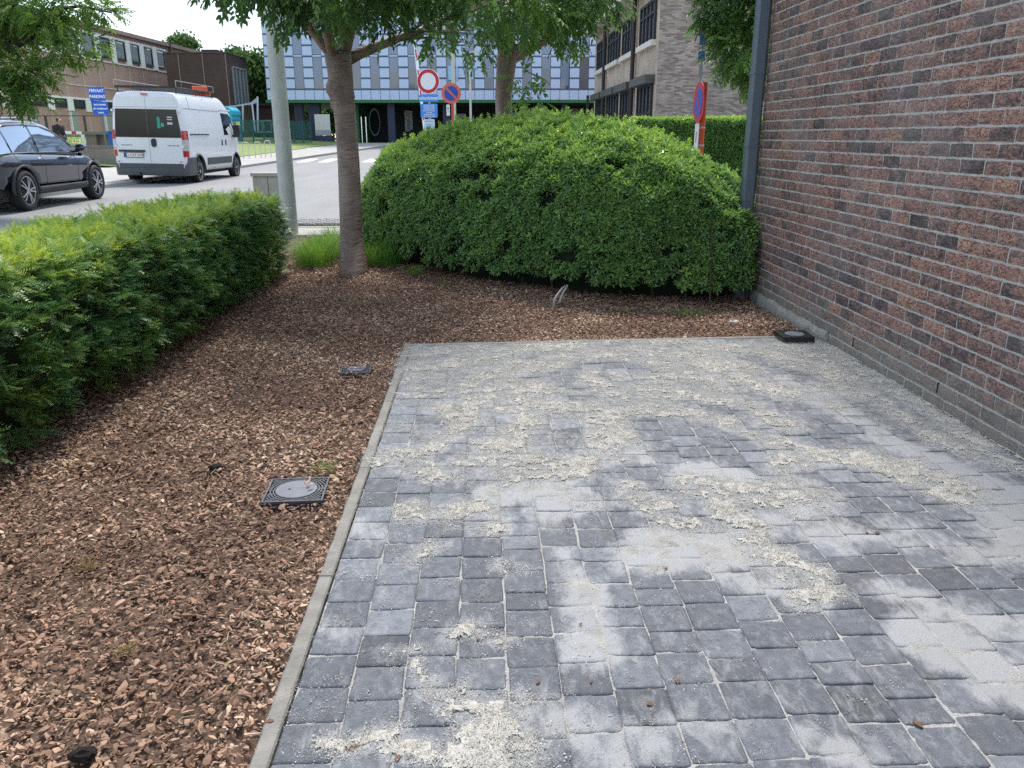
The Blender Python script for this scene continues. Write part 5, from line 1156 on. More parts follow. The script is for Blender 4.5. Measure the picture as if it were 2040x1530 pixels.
MB().prism([(.06, 1.06), (.10, 1.02), (.17, 1.02), (.20, 1.07), (.20, 1.20), (.17, 1.24), (.10, 1.24), (.06, 1.20)], (0, -.0225, 0), (1, 0, 0), (0, 0, 1), (0, -.022, 0)).build('door_handle', M_black, van)
pl = MB().bb(-.63, -.11, -.040, -.030, .955, 1.065).build('licence_plate', mat('plate_white', (.78, .78, .76), .4), van, loc=(-.09, 0, -.215))
MB().bb(-.627, -.565, -.043, -.0395, .958, 1.062).build('plate_band', mat('plate_blue', (.01, .05, .35), .4), pl)
text_mesh('2-CKP-030', .105, 'lettering', mat('plate_red', (.30, .02, .03), .5), pl, (-.335, -.042, 1.008), (R(90), 0, 0), .001, sx=.92)
fr = MB(); [fr.bb(*q) for q in ((-.64, -.10, -.044, -.030, .94, .952), (-.64, -.10, -.044, -.030, 1.067, 1.078), (-.642, -.631, -.044, -.030, .95, 1.07), (-.109, -.098, -.044, -.030, .95, 1.07))]; fr.build('plate_frame', M_black, pl)
for x0, n_ in ((-.78, 8), (.50, 9)):
    m = MB(); x = x0
    for k in range(n_): m.bb(x, x + .026, -.0255, -.022, 1.045 + (.006 if k % 3 == 0 else 0), 1.072); x += .038
    m.build('badge', mat('badge_grey', (.18, .19, .2), .3, metal=.6), van)
m = MB(); m.bb(.28, .36, -.0300, -.0283, 1.52, 1.82); m.build('window_mark', mat('reflection_green', (.02, .30, .22), .5), van); MB().bb(.38, .46, -.0300, -.0283, 1.56, 1.66).build('window_mark', mat('reflection_teal', (.04, .34, .30), .5), van)  # green and teal patches paint a reflection onto the dark rear glass
m = MB(); [m.bb(.56, .70, -.0300, -.0283, z, z + .03) for z in (1.80, 1.74, 1.62, 1.65)]; m.build('window_mark', mat('sticker_white', (.5, .55, .55), .5), van)
rk = bpy.data.objects.new('roof_rack', MB().bb(-.01, .01, .3, .32, 2.52, 2.54).mesh('rack_foot', M_black)); COL.objects.link(rk); rk.parent = van
m = MB(); 
for x in (-.80, .80):
    m.tube([(x, .12, 2.60), (x, 3.3, 2.62)], .018, 6); 
    for y in (.2, 1.7, 3.1): m.tube([(x, y, 2.44), (x, y, 2.62)], .014, 5)
for k in range(11): m.bb(-.80, .80, .14 + k * .31, .19 + k * .31, 2.585, 2.615)
m.bb(-.82, .82, .08, .12, 2.57, 2.63); m.build('rack_bars', M_black, rk)
for x, ya, yb_ in ((-.83, .10, 3.2), (.83, .15, 3.2)):
    m = MB(); m.tube([(x, ya, 2.62), (x, ya, 2.78), (x, yb_, 2.78), (x, yb_, 2.62)], .012, 6); m.build('rack_rail', mat('rail_metal', (.35, .34, .33), .4, metal=.7), rk)
cn = MB(); cn.bb(.35, .70, 2.7, 3.1, 2.62, 2.78); cn.bb(.28, .78, 3.0, 3.2, 2.52, 2.60)
cno = cn.build('orange_case', mat('orange_plastic', (.60, .10, .03), .5), None, bevel=.02); cno.location = van.location; cno.rotation_euler = van.rotation_euler; cno.scale = van.scale; tag(cno, 'orange-red case strapped on the roof rack of the white van', 'case')
m = MB(); m.tube([(-.55, .02, .30), (.6, .0, .30)], .03, 6); m.bb(-.25, -.05, -.08, .1, .28, .38); m.tube([(-.3, -.10, .3), (-.3, .5, .3)], .035, 8); m.build('tow_bar', M_undr, van)

# ---------------------------------------------------------------- lamp post, concrete box
lp = G(579, 470, .08); M_pole = mat('painted_pole', (.42, .44, .42), .45, var=.14, vscale=4)
tl_ = thing('lamp_post', (lp.x, lp.y, .06), 'tall tapered grey lamp post beside the concrete cabinet', 'lamp post')
ztop = 8.0; MB().lathe([(.118, -.1), (.118, .0), (.116, 1.2), (.112, 4.0), (.07, ztop)], (0, 0, 0), 'Z', 28).build('pole', M_pole, tl_, smooth=True)
MB().tube([(0, 0, ztop - .02), (-.1, .05, ztop + .3), (-.8, .1, ztop + .5)], [.04, .035, .03], 8).build('arm', M_pole, tl_); MB().box((-1.1, .1, ztop + .5), (.7, .22, .1)).build('lamp_head', M_grey, tl_, bevel=.03)
bx = D(537, 345, 12.15); cb = thing('concrete_cabinet', (bx.x, bx.y, .06), 'pale concrete utility cabinet with capping slab in front of the lamp post', 'cabinet', rz=R(-3))
M_cbx = mat('cabinet_concrete', (.31, .29, .25), .9, col2=(.38, .36, .32), vscale=6, bump=.6, bscale=70)
zt_ = bx.z - .06
MB().bb(-.235, -.004, -.11, .13, -.1, zt_ - .05).build('panel', M_cbx, cb, bevel=.008); MB().bb(.004, .215, -.12, .13, -.1, zt_ - .05).build('panel', M_cbx, cb, bevel=.008); MB().bb(-.255, .235, -.14, .15, zt_ - .045, zt_ + .01).build('cap', M_cbx, cb, bevel=.01)

# ---------------------------------------------------------------- stake, conduit pipes, drains
M_rust = mat('rusty_rod', (.06, .035, .025), .8, var=.4, vscale=30)
p = G(1414, 612, 0); q = D(1418, 425, depth(p) + .02); tag(MB().tube([p + Vector((0, 0, -.1)), p, p.lerp(q, .5) + Vector((.004, 0, 0)), q], [.008, .008, .007, .006], 7).build('thin_stake', M_rust), 'thin rusty stake standing upright against the right of the bush', 'stake')
M_cond = mat('grey_conduit', (.34, .32, .30), .5, var=.1, vscale=12)
pa = G(1103, 612, .0)
def Z_(a, b_, dd): return D(a, b_, depth(pa) + dd)
for pts, lb in (([(1103, 614, .0), (1104, 598, .01), (1110, 588, .04), (1120, 575, .12), (1126, 570, .16)], 'left one of two bent grey conduit pipes rising under the bush'), ([(1114, 604, .03), (1117, 595, .06), (1122, 583, .10), (1129, 572, .16), (1130, 569, .2)], 'right one of two bent grey conduit pipes, its end touching the other')):
    tag(MB().tube([Z_(*a) for a in pts], .012, 10).build('conduit_pipe', M_cond, smooth=True), lb, 'pipe', 'grey conduit stubs under the bush')
M_dr = mat('drain_plastic', (.055, .06, .075), .5, var=.2, vscale=14); M_drd = mat('drain_dark', (.012, .013, .015), .8)
def drain(c, w, h, rz, label, dish=True, z=.0, cover=.62, rise=.02, depth_=.12, m_=None):
    m_ = m_ or M_dr
    t = thing('drain_cover', (c[0], c[1], z), label, 'drain cover', 'square plastic drain covers in the bark bed', rz)
    MB().bb(-w / 2, w / 2, -h / 2, h / 2, -depth_, rise - .012).build('housing', m_ if depth_ < .1 else M_drd, t)
    m = MB(); b_ = .008
    for q in ((-w / 2, w / 2, -h / 2, -h / 2 + b_), (-w / 2, w / 2, h / 2 - b_, h / 2), (-w / 2, -w / 2 + b_, -h / 2 + b_, h / 2 - b_), (w / 2 - b_, w / 2, -h / 2 + b_, h / 2 - b_)): m.bb(*q, rise - .016, rise)
    m.build('frame', m_, t)
    r0 = cover * w / 2
    for k in range(5):
        ra = r0 + .008 + k * .0135; seg = 64; m = MB(); P = []
        hw = w / 2 - b_ + .001
        runs, cur = [], []
        for i in range(seg + 1):
            a = 2 * math.pi * i / seg; x, y = ra * math.cos(a), ra * math.sin(a)
            if abs(x) < hw - .003 and abs(y) < hw - .003: cur.append((x, y))
            else:
                if len(cur) > 1: runs.append(cur)
                cur = []
        if len(cur) > 1: runs.append(cur)
        for rn in runs:
            MB().loft([[(x * (1 - .0032 / ra), y * (1 - .0032 / ra), rise - .012), (x * (1 + .0032 / ra), y * (1 + .0032 / ra), rise - .012), (x * (1 + .0032 / ra), y * (1 + .0032 / ra), rise - .002), (x * (1 - .0032 / ra), y * (1 - .0032 / ra), rise - .002)] for x, y in rn]).build('grate_bar', m_, t)
    m = MB()
    for a in (0, 1, 2, 3, 4, 5, 6, 7):
        an = a * math.pi / 4; L_ = hw if a % 2 == 0 else hw * 1.40; m.beam((math.cos(an) * r0, math.sin(an) * r0, rise - .006), (math.cos(an) * L_, math.sin(an) * L_, rise - .006), .005, .008)
    m.build('grate_spoke', m_, t)
    MB().lathe([(r0, rise - .012), (r0, rise - .001), (r0 * .985, rise + .001)], (0, 0, 0), 'Z', 56).build('lid', mat('drain_lid', (.12, .13, .165), .55, var=.2, vscale=20), t)
    MB().lathe([(.006, rise), (.006, rise + .0025)], (-.03, 0, 0), 'Z', 12).build('screw', M_drd, t)
    return t
cA, cB = G(590, 967, .02), G(709, 730, .02)
drain(cA, .262, .25, R(3), 'larger nearer black square drain cover with round lid lying in the bark', z=-.018, depth_=.051, cover=.70)
drain(cB, .20, .20, R(4), 'small drain cover half buried in bark near the corner of the paving', z=-.016)
cC = G(1583, 662, .06); drain(cC, .235, .23, R(-2), 'raised black drain box standing out of the mulch against the brick wall', z=.030, depth_=.075, m_=mat('drain_black', (.012, .013, .015), .45))
# bark strewn over the lids
for (c, n_, s_) in ((cB, 26, .014), (cA + Vector((.055, .04, 0)), 3, .016)):
    pts = np.array([[c.x + random.uniform(-.075, .075) * (1 if n_ > 9 else .4), c.y + random.uniform(-.07, .07) * (1 if n_ > 9 else .6), .026] for _ in range(n_)])
    tag(scatter('bark_on_lid', 'chip', pts, basis(np.tile([0, 0, 1.], (n_, 1)) + rng.normal(0, .15, (n_, 3)), rng.uniform(0, 6, n_)), np.full(n_, s_), rng.uniform(.4, .9, n_)), 'bark chips fallen on the small half buried drain' if n_ > 9 else 'three bark chips on the lid of the larger drain', 'bark mulch', kind='stuff')

# ---------------------------------------------------------------- traffic signs
M_red = mat('sign_red', (.55, .012, .03), .4); M_swh = mat('sign_white', (.78, .80, .82), .4); M_sbl = mat('sign_blue', (.008, .09, .52), .4); M_nb = mat('sign_noparking_blue', (.02, .07, .36), .4); M_sal = mat('glare_red', (.62, .14, .09), .45)  # salmon version of the sign red has glare painted into its colour
M_opost = mat('orange_post', (.55, .075, .02), .5); M_gpost = mat('galvanised', (.42, .44, .46), .5, metal=.3, var=.1, vscale=8); M_lb = mat('plate_lightblue', (.05, .26, .75), .4)
def disc(r, y0, y1, n=40): return MB().lathe([(r, y0), (r, y1)], (0, 0, 0), 'Y', n)
def sign_at(px_, py_, zc, rz): p = D(px_, py_, zc); return p, thing
# no-entry-for-all + schoolstraat panels
p = D(853, 162, 21.5); g0 = zroad(p.y); s1 = thing('school_street_sign', (p.x, p.y, g0), 'round red and white sign above blue schoolstraat panels on one post', 'traffic sign', rz=R(-14))
hz0 = p.z - g0; k_ = 21.5 / F
MB().lathe([(.03, 0), (.03, hz0 + .2)], (0, .05, 0), 'Z', 12).build('post', M_gpost, s1)
dk = disc(.305, -.004, .012).build('disc', M_red, s1, loc=(0, 0, hz0)); disc(.215, -.008, -.0045).build('disc_centre', M_swh, dk); MB().lathe([(.303, -.006), (.315, -.006), (.315, .012), (.303, .012)], (0, 0, 0), 'Y', 40, closed=True).build('disc_rim', M_swh, dk)
def plate(parent, name, w, h, z, mt, y=-.004, r=.03, border=None):
    hw, hh = w / 2, h / 2; poly = []
    for cx_, cy_, a0 in ((hw - r, hh - r, 0), (-hw + r, hh - r, 90), (-hw + r, -hh + r, 180), (hw - r, -hh + r, 270)):
        for q in range(4): a = R(a0 + q * 30); poly.append((cx_ + r * math.cos(a), cy_ + r * math.sin(a)))
    o = MB().prism(poly, (0, y, 0), (1, 0, 0), (0, 0, 1), (0, .012, 0)).build(name, mt, parent, loc=(0, 0, z)); return o
pz = lambda py_: -(py_ - 162) * k_ / math.cos(TH) * 1.0
q1 = plate(s1, 'name_panel', .54, .185, hz0 + pz(192), M_lb); text_mesh('schoolstraat', .125, 'lettering', M_swh, q1, (0, -.006, .0), (R(90), 0, 0), .001, sx=.85, offset=.003)
q2 = plate(s1, 'times_panel', .475, .36, hz0 + pz(215), M_lb)
for i, tx in enumerate(['maandag en dinsdag', 'donderdag en vrijdag', 'van 8u.00 tot 8u.30', 'van 15u.15 tot 15u.45', 'woensdag', 'van 8u.00 tot 8u.30', 'van 11u.50 tot 12u.20']): text_mesh(tx, .046, 'lettering', M_swh, q2, (0, -.006, .145 - i * .048), (R(90), 0, 0), .001, sx=.82, offset=.0012)
q3 = plate(s1, 'lower_panel', .30, .30, hz0 + pz(241), mat('pale_panel', (.55, .66, .72), .4)); MB().bb(-.12, .12, -.008, -.0045, .09, .105).build('panel_line', M_lb, q3)
for z_ in (.02, -.03): MB().bb(-.10, .10, -.008, -.0045, z_ - .006, z_ + .006).build('panel_line', M_lb, q3)
# parking prohibition with arrow plate
p = D(899, 186, 23.5); g0 = zroad(p.y); hz0 = p.z - g0; s2 = thing('no_parking_sign', (p.x, p.y, g0), 'salmon round no-parking sign facing the camera with small arrow plate', 'traffic sign', 'round no-parking signs on orange posts', rz=R(-6))
def noparking(s, hz, salmon):
    d_ = disc(.29, -.004, .012).build('disc', M_sal if salmon else M_red, s, loc=(0, 0, hz)); disc(.205, -.008, -.0045).build('disc_centre', M_nb, d_)
    MB().box((0, -.010, 0), (.44, .003, .055), M=Matrix.Rotation(R(45), 3, 'Y')).build('bar', M_sal if salmon else M_red, d_)
    ap = MB().bb(-.15, -.055, -.006, .006, -.62, -.31).build('arrow_plate', M_swh, d_); a = MB(); a.bb(-.108, -.098, -.009, -.0065, -.56, -.42); a.prism([(-.125, -.43), (-.081, -.43), (-.103, -.375)], (0, -.0065, 0), (1, 0, 0), (0, 0, 1), (0, -.0025, 0)); a.build('arrow', M_black, ap)
    MB().lathe([(.038, -hz), (.038, -.28)], (.02, .06, 0), 'Z', 14).build('post', M_opost, d_)
    MB().bb(.0, .04, .010, .06, -.12, -.08).build('clamp', M_gpost, d_)
    MB().lathe([(.038, -.28), (.038, .22)], (.02, .06, 0), 'Z', 14).build('post_top', M_gpost, d_)
noparking(s2, hz0, True)
# the same sign seen nearly edge-on by the brick wall
p = D(1392, 204, 12.9); g0 = .1; s3 = thing('no_parking_sign', (p.x, p.y, g0), 'round no-parking sign seen almost edge-on against the far hedge', 'traffic sign', 'round no-parking signs on orange posts', rz=R(-88))
hz3 = p.z - g0
d_ = disc(.31, -.004, .012).build('disc', M_red, s3, loc=(0, 0, hz3)); disc(.215, -.008, -.0045).build('disc_centre', M_sbl, d_); MB().box((0, -.010, 0), (.46, .003, .06), M=Matrix.Rotation(R(45), 3, 'Y')).build('bar', M_red, d_)
ap = MB().bb(-.10, .10, -.006, .006, -.74, -.33).build('arrow_plate', M_swh, d_); MB().bb(-.012, .012, -.009, -.0065, -.62, -.45).build('arrow', M_black, ap)
MB().lathe([(.046, -hz3), (.046, .30)], (.03, .075, 0), 'Z', 16).build('post', M_opost, d_)
for z_ in (-.40, -.68): MB().lathe([(.050, z_), (.050, z_ + .03)], (.03, .075, 0), 'Z', 16).build('clamp', M_gpost, d_)
pb = D(1398, 112, 13.0); sb_ = thing('blue_sign', (pb.x, pb.y, .1), 'small blue sign half hidden in the cherry crown above the edge-on sign', 'traffic sign', rz=R(-20))
MB().bb(-.055, .055, -.01, .01, pb.z - .1 - .075, pb.z - .1 + .075).build('panel', M_sbl, sb_); MB().bb(-.05, .05, -.01, .01, pb.z + .07, pb.z + .30).build('panel', M_sbl, sb_); MB().bb(-.03, .03, -.01, .01, pb.z - .44, pb.z - .22).build('panel', mat('pale_panel2', (.35, .42, .5), .5), sb_); MB().lathe([(.022, 0), (.022, pb.z + .3)], (0, .035, 0), 'Z', 10).build('post', M_gpost, sb_)
# private parking sign
p = D(193, 187, 33.5); g0 = zroad(p.y) + .3; s5 = thing('parking_sign', (p.x, p.y, g0), 'two blue PRIVAAT PARKING panels on a thin post behind the low wall', 'sign', rz=R(6)); hz5 = p.z - g0; k5 = 33.5 / F
q1 = MB().bb(-.31, .31, -.01, .01, -.27, .27).build('panel', M_sbl, s5, loc=(0, 0, hz5)); text_mesh('PRIVAAT', .175, 'lettering', M_swh, q1, (0, -.012, .12), (R(90), 0, 0), .001, sx=.85, offset=.005); text_mesh('PARKING', .175, 'lettering', M_swh, q1, (0, -.012, -.11), (R(90), 0, 0), .001, sx=.85, offset=.005)
q2 = MB().bb(-.31, .31, -.01, .01, -.27, .25).build('panel', M_sbl, s5, loc=(.06, 0, hz5 - 25.5 * k5 / math.cos(TH)))
for i, tx in enumerate(['ENKEL PARKEREN', 'MET PARKEERKAART', 'CAMPUS']): text_mesh(tx, .085, 'lettering', M_swh, q2, (.0, -.012, .13 - i * .16), (R(90), 0, 0), .001, sx=.72, offset=.003)
MB().tube([(.06, .03, -.4), (.06, .03, hz5 + .1)], .035, 8).build('post', mat('post_grey', (.12, .16, .20), .5), s5)
# raised barrier arm and thin lamp masts
pa_, pb2 = D(845, 250, 24), D(823, 60, 24.2); br_ = thing('road_barrier', (pa_.x, pa_.y, zroad(pa_.y)), 'raised red and white barrier arm standing nearly upright beside the school sign', 'barrier')
o_ = Vector(br_.location); d_ = (pb2 - pa_); base_ = pa_ - d_ * .30 - o_; MB().beam(base_, pb2 - o_, .075, .05).build('arm', M_swh, br_)
for f0 in (-.20, .05, .27, .48, .70, .92):
    a = pa_ - o_ + d_ * f0; m = MB().beam(a, a + d_ * .095, .045, .056); m.build('stripe', M_red, br_)
MB().bb(-.18 + base_.x, .18 + base_.x, base_.y - .15, base_.y + .15, -.1, .95).build('housing', M_grey, br_)
for (x_, w_, top_, zc_, lb) in ((905, .075, -20, 27, 'pale square mast behind the salmon no-parking sign'), (938, .045, 108, 30, 'thin pale lamp mast right of the salmon no-parking sign')):
    a, b_ = D(x_, 250, zc_), D(x_ - (2 if x_ < 920 else 1), top_, zc_); t = thing('lamp_mast', (a.x, a.y, zroad(a.y)), lb, 'lamp post'); o_ = Vector(t.location); MB().lathe([(w_, -.0), (w_ * .85, b_.z - o_.z)], (0, 0, 0), 'Z', 12).build('mast', mat('pale_mast', (.50, .50, .46), .5), t)
    MB().beam((0, 0, b_.z - o_.z), (.4, 0, b_.z - o_.z + .02), .09, .06).build('lamp_head', mat('pale_mast', (.5, .5, .46), .5), t)
# ---------------------------------------------------------------- buildings
def brickwall_mat(name, c1, c2, mo, axis='Y', bw_=.22, bh=.075, ms=.012, var=.25, off=.5):
    m = bpy.data.materials.new(name); m.use_nodes = True; nt = m.node_tree; L = nt.links; b = nt.nodes['Principled BSDF']
    t = nd(nt, 'ShaderNodeTexCoord'); s = nd(nt, 'ShaderNodeSeparateXYZ'); c = nd(nt, 'ShaderNodeCombineXYZ'); L.new(t.outputs['Object'], s.inputs[0])
    a_ = nd(nt, 'ShaderNodeMath', _operation='ADD'); L.new(s.outputs['X'], a_.inputs[0]); L.new(s.outputs['Y'], a_.inputs[1]); L.new(a_.outputs[0], c.inputs['X']); L.new(s.outputs['Z'], c.inputs['Y'])
    k = nd(nt, 'ShaderNodeTexBrick', Scale=1.0, Color1=(*c1, 1), Color2=(*c2, 1), Mortar=(*mo, 1)); k.inputs['Mortar Size'].default_value = ms; k.inputs['Brick Width'].default_value = bw_; k.inputs['Row Height'].default_value = bh; k.inputs['Bias'].default_value = 0
    L.new(c.outputs[0], k.inputs['Vector']); n = nd(nt, 'ShaderNodeTexNoise', Scale=.6, Detail=7.0); L.new(t.outputs['Object'], n.inputs['Vector'])
    r = nd(nt, 'ShaderNodeMapRange'); r.inputs['To Min'].default_value = 1 - var; r.inputs['To Max'].default_value = 1 + var; r.inputs['From Min'].default_value = .3; r.inputs['From Max'].default_value = .7; L.new(n.outputs['Fac'], r.inputs['Value'])
    mu_ = nd(nt, 'ShaderNodeVectorMath', _operation='MULTIPLY'); L.new(k.outputs['Color'], mu_.inputs[0]); L.new(r.outputs[0], mu_.inputs[1]); L.new(mu_.outputs[0], b.inputs['Base Color'])
    b.inputs['Roughness'].default_value = .85; return m
M_win = mat('window_glass', (.05, .065, .08), .06, spec=.9, coat=.3); M_wfr = mat('window_dark_frame', (.02, .016, .015), .5); M_whf = mat('window_white', (.78, .78, .76), .6, var=.08, vscale=2)
M_curt = mat('curtain', (.22, .25, .27), .8, var=.3, vscale=3)
# --- blue panelled block on stilts
ZB = 60.0; oB = D(535, 235, ZB); gB = .95
blu = thing('panelled_block', (oB.x, oB.y, gB), 'large office block on stilts clad in blue-white square panels', 'building', rz=YAW)
Rb = Matrix.Rotation(-YAW, 3, 'Z')
def ub(px_, py_, d=ZB): p = Rb @ (D(px_, py_, d) - Vector((oB.x, oB.y, gB))); return p
kx = ZB / F
zs_ = ub(900, 200).z; zb0 = ub(900, 179).z; Wd = 29.5
M_bp = mat('blue_panel', (.50, .60, .80), .35, var=.05, vscale=.4, coat=.2); M_bj = mat('blue_joint', (.15, .18, .26), .6); M_grn = mat('green_soffit', (.035, .16, .06), .6); M_bsp = mat('blue_spandrel', (.22, .27, .38), .3, coat=.3); M_navy = mat('navy_pillar', (.025, .032, .07), .6)
MB().bb(0, Wd, .10, 14, zs_, 15.0).build('wall', M_bj, blu); MB().bb(-.1, Wd, -.05, 14, zs_ - .18, zs_ - .002).build('soffit', M_grn, blu)
MB().bb(0, Wd, .0, 14.2, 15.0, 15.3).build('roof', M_bj, blu)
pit = 37.3 * kx; rp = 20.0 * kx / math.cos(TH) * .955; pw = 18.6 * kx
pm = MB().bb(0, pw, 0, .10, 0, rp - .13).mesh('panel', M_bp); fm = MB().bb(0, pit / 2 - .035, -.02, .10, 0, zb0 - zs_ - .10).mesh('panel', M_bp)
x0b = ((574 - 535) * kx) % pit
nrow = int((15.0 - zb0) / rp); cols = int(Wd / pit) + 1
def cp(me, name, par, l): o = bpy.data.objects.new(name, me); COL.objects.link(o); o.parent = par; o.location = l; return o
for c in range(-1, cols + 1):
    x = x0b + c * pit
    for h in (0, 1):
        if 0 <= x + h * pit / 2 < Wd - .6: cp(fm, 'panel', blu, (x + h * pit / 2, 0, zs_ + .03))
    if x < 0 or x > Wd - pw: continue
    for r_ in range(nrow): cp(pm, 'panel', blu, (x, .0, zb0 + .08 + r_ * rp))
    xw = x + pw + .03; ww = pit - pw - .06
    if xw + ww > Wd: continue
    for s_ in range(4):
        zz = zb0 + .05 + s_ * 5 * rp
        if zz > 14.2: break
        wf = MB().bb(0, ww, .03, .09, 0, 3 * rp - .08).build('window', mat('blue_glass', (.06, .08, .12), .05, spec=.9, coat=.5), blu, loc=(xw, 0, zz))
        bl_ = .0 if (c * 7 + s_ * 3) % 4 == 0 else (.35 + .65 * ((c * 13 + s_ * 5) % 7) / 7)
        if bl_ > .1: MB().bb(.05, ww - .05, .028, .034, (3 * rp - .1) * (1 - bl_), 3 * rp - .1).build('blind', mat('blind_blue', (.17, .21, .30), .2, coat=.6), wf)
        MB().bb(0, ww, .0, .08, 3 * rp - .05, 3 * rp + .05).build('window_bar', M_bp, wf)
        MB().bb(0, ww, .04, .09, 3 * rp + .1, 5 * rp - .1).build('spandrel', M_bsp, wf)
for a, b_ in ((583, 599), (611, 634), (770, 784), (881, 896), (1010, 1024), (1120, 1134)): MB().bb((a - 535) * kx, (b_ - 535) * kx, .6, 1.2, -1.2, zs_ - .18).build('pillar', M_navy, blu)
M_dk = mat('undercroft_dark', (.03, .035, .04), .8); MB().bb((668 - 535) * kx, Wd, 7.0, 7.3, -1.2, zs_ - .18).build('back_wall', M_dk, blu); MB().bb((668 - 535) * kx, (705 - 535) * kx, 2.0, 7.0, -1.2, zs_ - .18).build('back_wall', M_grn, blu)
M_wp = mat('white_screen', (.60, .60, .58), .6)
wp = MB().bb((629 - 535) * kx, (659 - 535) * kx, -.4, -.3, ub(640, 270).z, ub(640, 228).z).build('white_screen', M_wp, blu); MB().bb((630 - 535) * kx, (659 - 535) * kx, -.42, -.405, ub(640, 269).z, ub(640, 259).z).build('screen_band', mat('screen_grey', (.32, .34, .36), .6), wp); MB().bb((629 - 535) * kx, (662 - 535) * kx, -.5, .4, -1.6, ub(640, 270.5).z).build('screen_base', M_navy, blu)
for (a, b_, c, d_, mt) in ((752, 768, 220, 238, M_wp), (763, 768, 238, 258, M_wp), (797, 809, 220, 262, M_wp), (834, 842, 224, 262, M_wp), (860, 878, 226, 240, M_whf), (752, 763, 239, 262, M_bsp), (945, 975, 224, 232, M_whf), (985, 1010, 222, 240, M_win), (1060, 1110, 216, 232, M_win)):
    MB().bb((a - 535) * kx * 1.07 + .6, (b_ - 535) * kx * 1.07 + .6, 6.8, 6.95, ub(a, d_, ZB + 6).z, ub(a, c, ZB + 6).z).build('back_panel', mt, blu)
for a in (714, 723): MB().bb((a - 535) * kx, (a - 535) * kx + .06, 1.0, 1.06, -1.0, ub(a, 232).z).build('steel_strip', M_chrome, blu)
ro = MB().lathe([(1.0, .9), (1.0, 1.1), (.9, 1.1), (.9, .9)], (0, 0, 0), 'Y', 32, closed=True).build('round_opening', mat('ring_grey', (.05, .055, .065), .5), blu, loc=((742 - 535) * kx, 0, ub(742, 243).z)); ro.scale = (.42, 1, 1)
M_let = mat('letter_blue', (.30, .55, .75), .4)
for strokes, lb in ((((895, 901, 134, 161), (901, 908, 134, 141), (911, 914, 134, 161)), 'letter'), (((933, 952, 134, 139), (940, 944, 139, 160)), 'letter')):
    m = MB(); [m.bb((a - 535) * kx, (b_ - 535) * kx, -.12, -.03, ub(a, d_).z, ub(a, c).z) for a, b_, c, d_ in strokes]; m.build(lb, M_let, blu)

# --- school building with long facade on the left
dirL = Vector((math.sin(R(3.4)), math.cos(R(3.4)), 0)); p0L = Vector((-25.6, 55.0, 0)); nL = Vector((dirL.y, -dirL.x, 0))
def onL(px_, py_, off=0.0):
    r = ray(px_, py_); q = p0L + nL * off; t = (q - CO).dot(nL) / r.dot(nL); return CO + r * t
def sz(px_, py_): p = onL(px_, py_); return (p - p0L).dot(dirL), p.z
gL = 1.0
sch = thing('school_building', (p0L.x, p0L.y, gL), 'long pinkish brick school facade with a band of upper windows behind the van', 'building', rz=R(90 - 3.4))
# local frame: +x along the facade away from the camera, -y outwards to the street
sE = sz(334, 120)[0]; sE2 = sz(424, 107)[0]; sA = sz(-260, 150)[0]; s0 = sz(0, 150)[0]
zr_ = sz(331, 86)[1] - gL; zw1 = sz(325, 104)[1] - gL; zw0 = sz(325, 134)[1] - gL; zlw1 = sz(150, 198)[1] - gL; zlw0 = sz(150, 213)[1] - gL; zlin = sz(150, 169)[1] - gL
M_sb = brickwall_mat('school_brick', (.40, .225, .19), (.47, .28, .24), (.42, .31, .28), var=.12); M_cap = mat('roof_edge', (.33, .24, .21), .8, var=.3, vscale=3)
MB().bb(sA, sE2, .0, 14, -2, zr_ - .25).build('wall', M_sb, sch); MB().bb(sA, sE2, -.25, 14, zr_ - .25, zr_).build('roof', M_cap, sch)
pitw = 2.12; M_cream = mat('cream_joint', (.55, .48, .44), .8); nwin = int((sE - sA) / pitw)
jm = MB().bb(-.03, .03, -.02, .0, -2, zw0 - .4).mesh('joint_strip', M_cream)
for i in range(nwin):
    s = sE - .7 - i * pitw
    if s < s0 - 9: break
    w = MB().bb(-.66, .66, -.05, .02, zw0, zw1).build('window', M_win, sch, loc=(s - .7, 0, 0)); m = MB(); m.bb(-.72, -.62, -.09, .0, zw0 - .05, zw1 + .05); m.bb(.62, .72, -.09, 0, zw0 - .05, zw1 + .05); m.bb(-.62, .62, -.09, 0, zw1, zw1 + .08); m.bb(-.72, .72, -.12, 0, zw0 - .09, zw0 - .0); m.build('frame', M_wfr, w)
    MB().bb(-.5, .5, -.065, -.052, zw0 + .05, zw1 - .1).build('curtain', M_curt, w)
    MB().bb(-.33, .33, -.14, .0, zw0 - .35, zw1 + .22).build('pier', M_whf, sch, loc=(s - .7 - pitw / 2, 0, 0))
    cp(jm, 'joint_strip', sch, (s - .7 - pitw / 2, 0, 0))
    if i > 1:
        w = MB().bb(-.6, .6, -.04, .02, zlw0, zlw1).build('window', M_win, sch, loc=(s - .7, 0, 0)); m = MB(); m.bb(-.6, .6, -.08, 0, zlw0 - .08, zlw0); m.bb(-.66, -.6, -.08, 0, zlw0 - .08, zlw1); m.bb(.6, .66, -.08, 0, zlw0 - .08, zlw1); m.build('frame', M_wfr, w)
        MB().bb(-.33, .33, -.1, .0, zlw0 - .25, zlw1 + .06).build('pier', M_whf, sch, loc=(s - .7 - pitw / 2, 0, 0))
        if i % 2 == 0: MB().bb(-.38, .38, -.12, -.0, -2, zlw0 - .3).build('pilaster', mat('concrete_pilaster', (.30, .31, .30), .8), sch, loc=(s - .7 - pitw / 2 + .2, 0, 0)); MB().bb(-.46, -.38, -.14, -.0, -2, zlw0 - .3).build('pilaster_edge', M_whf, sch, loc=(s - .7 - pitw / 2 + .2, 0, 0))
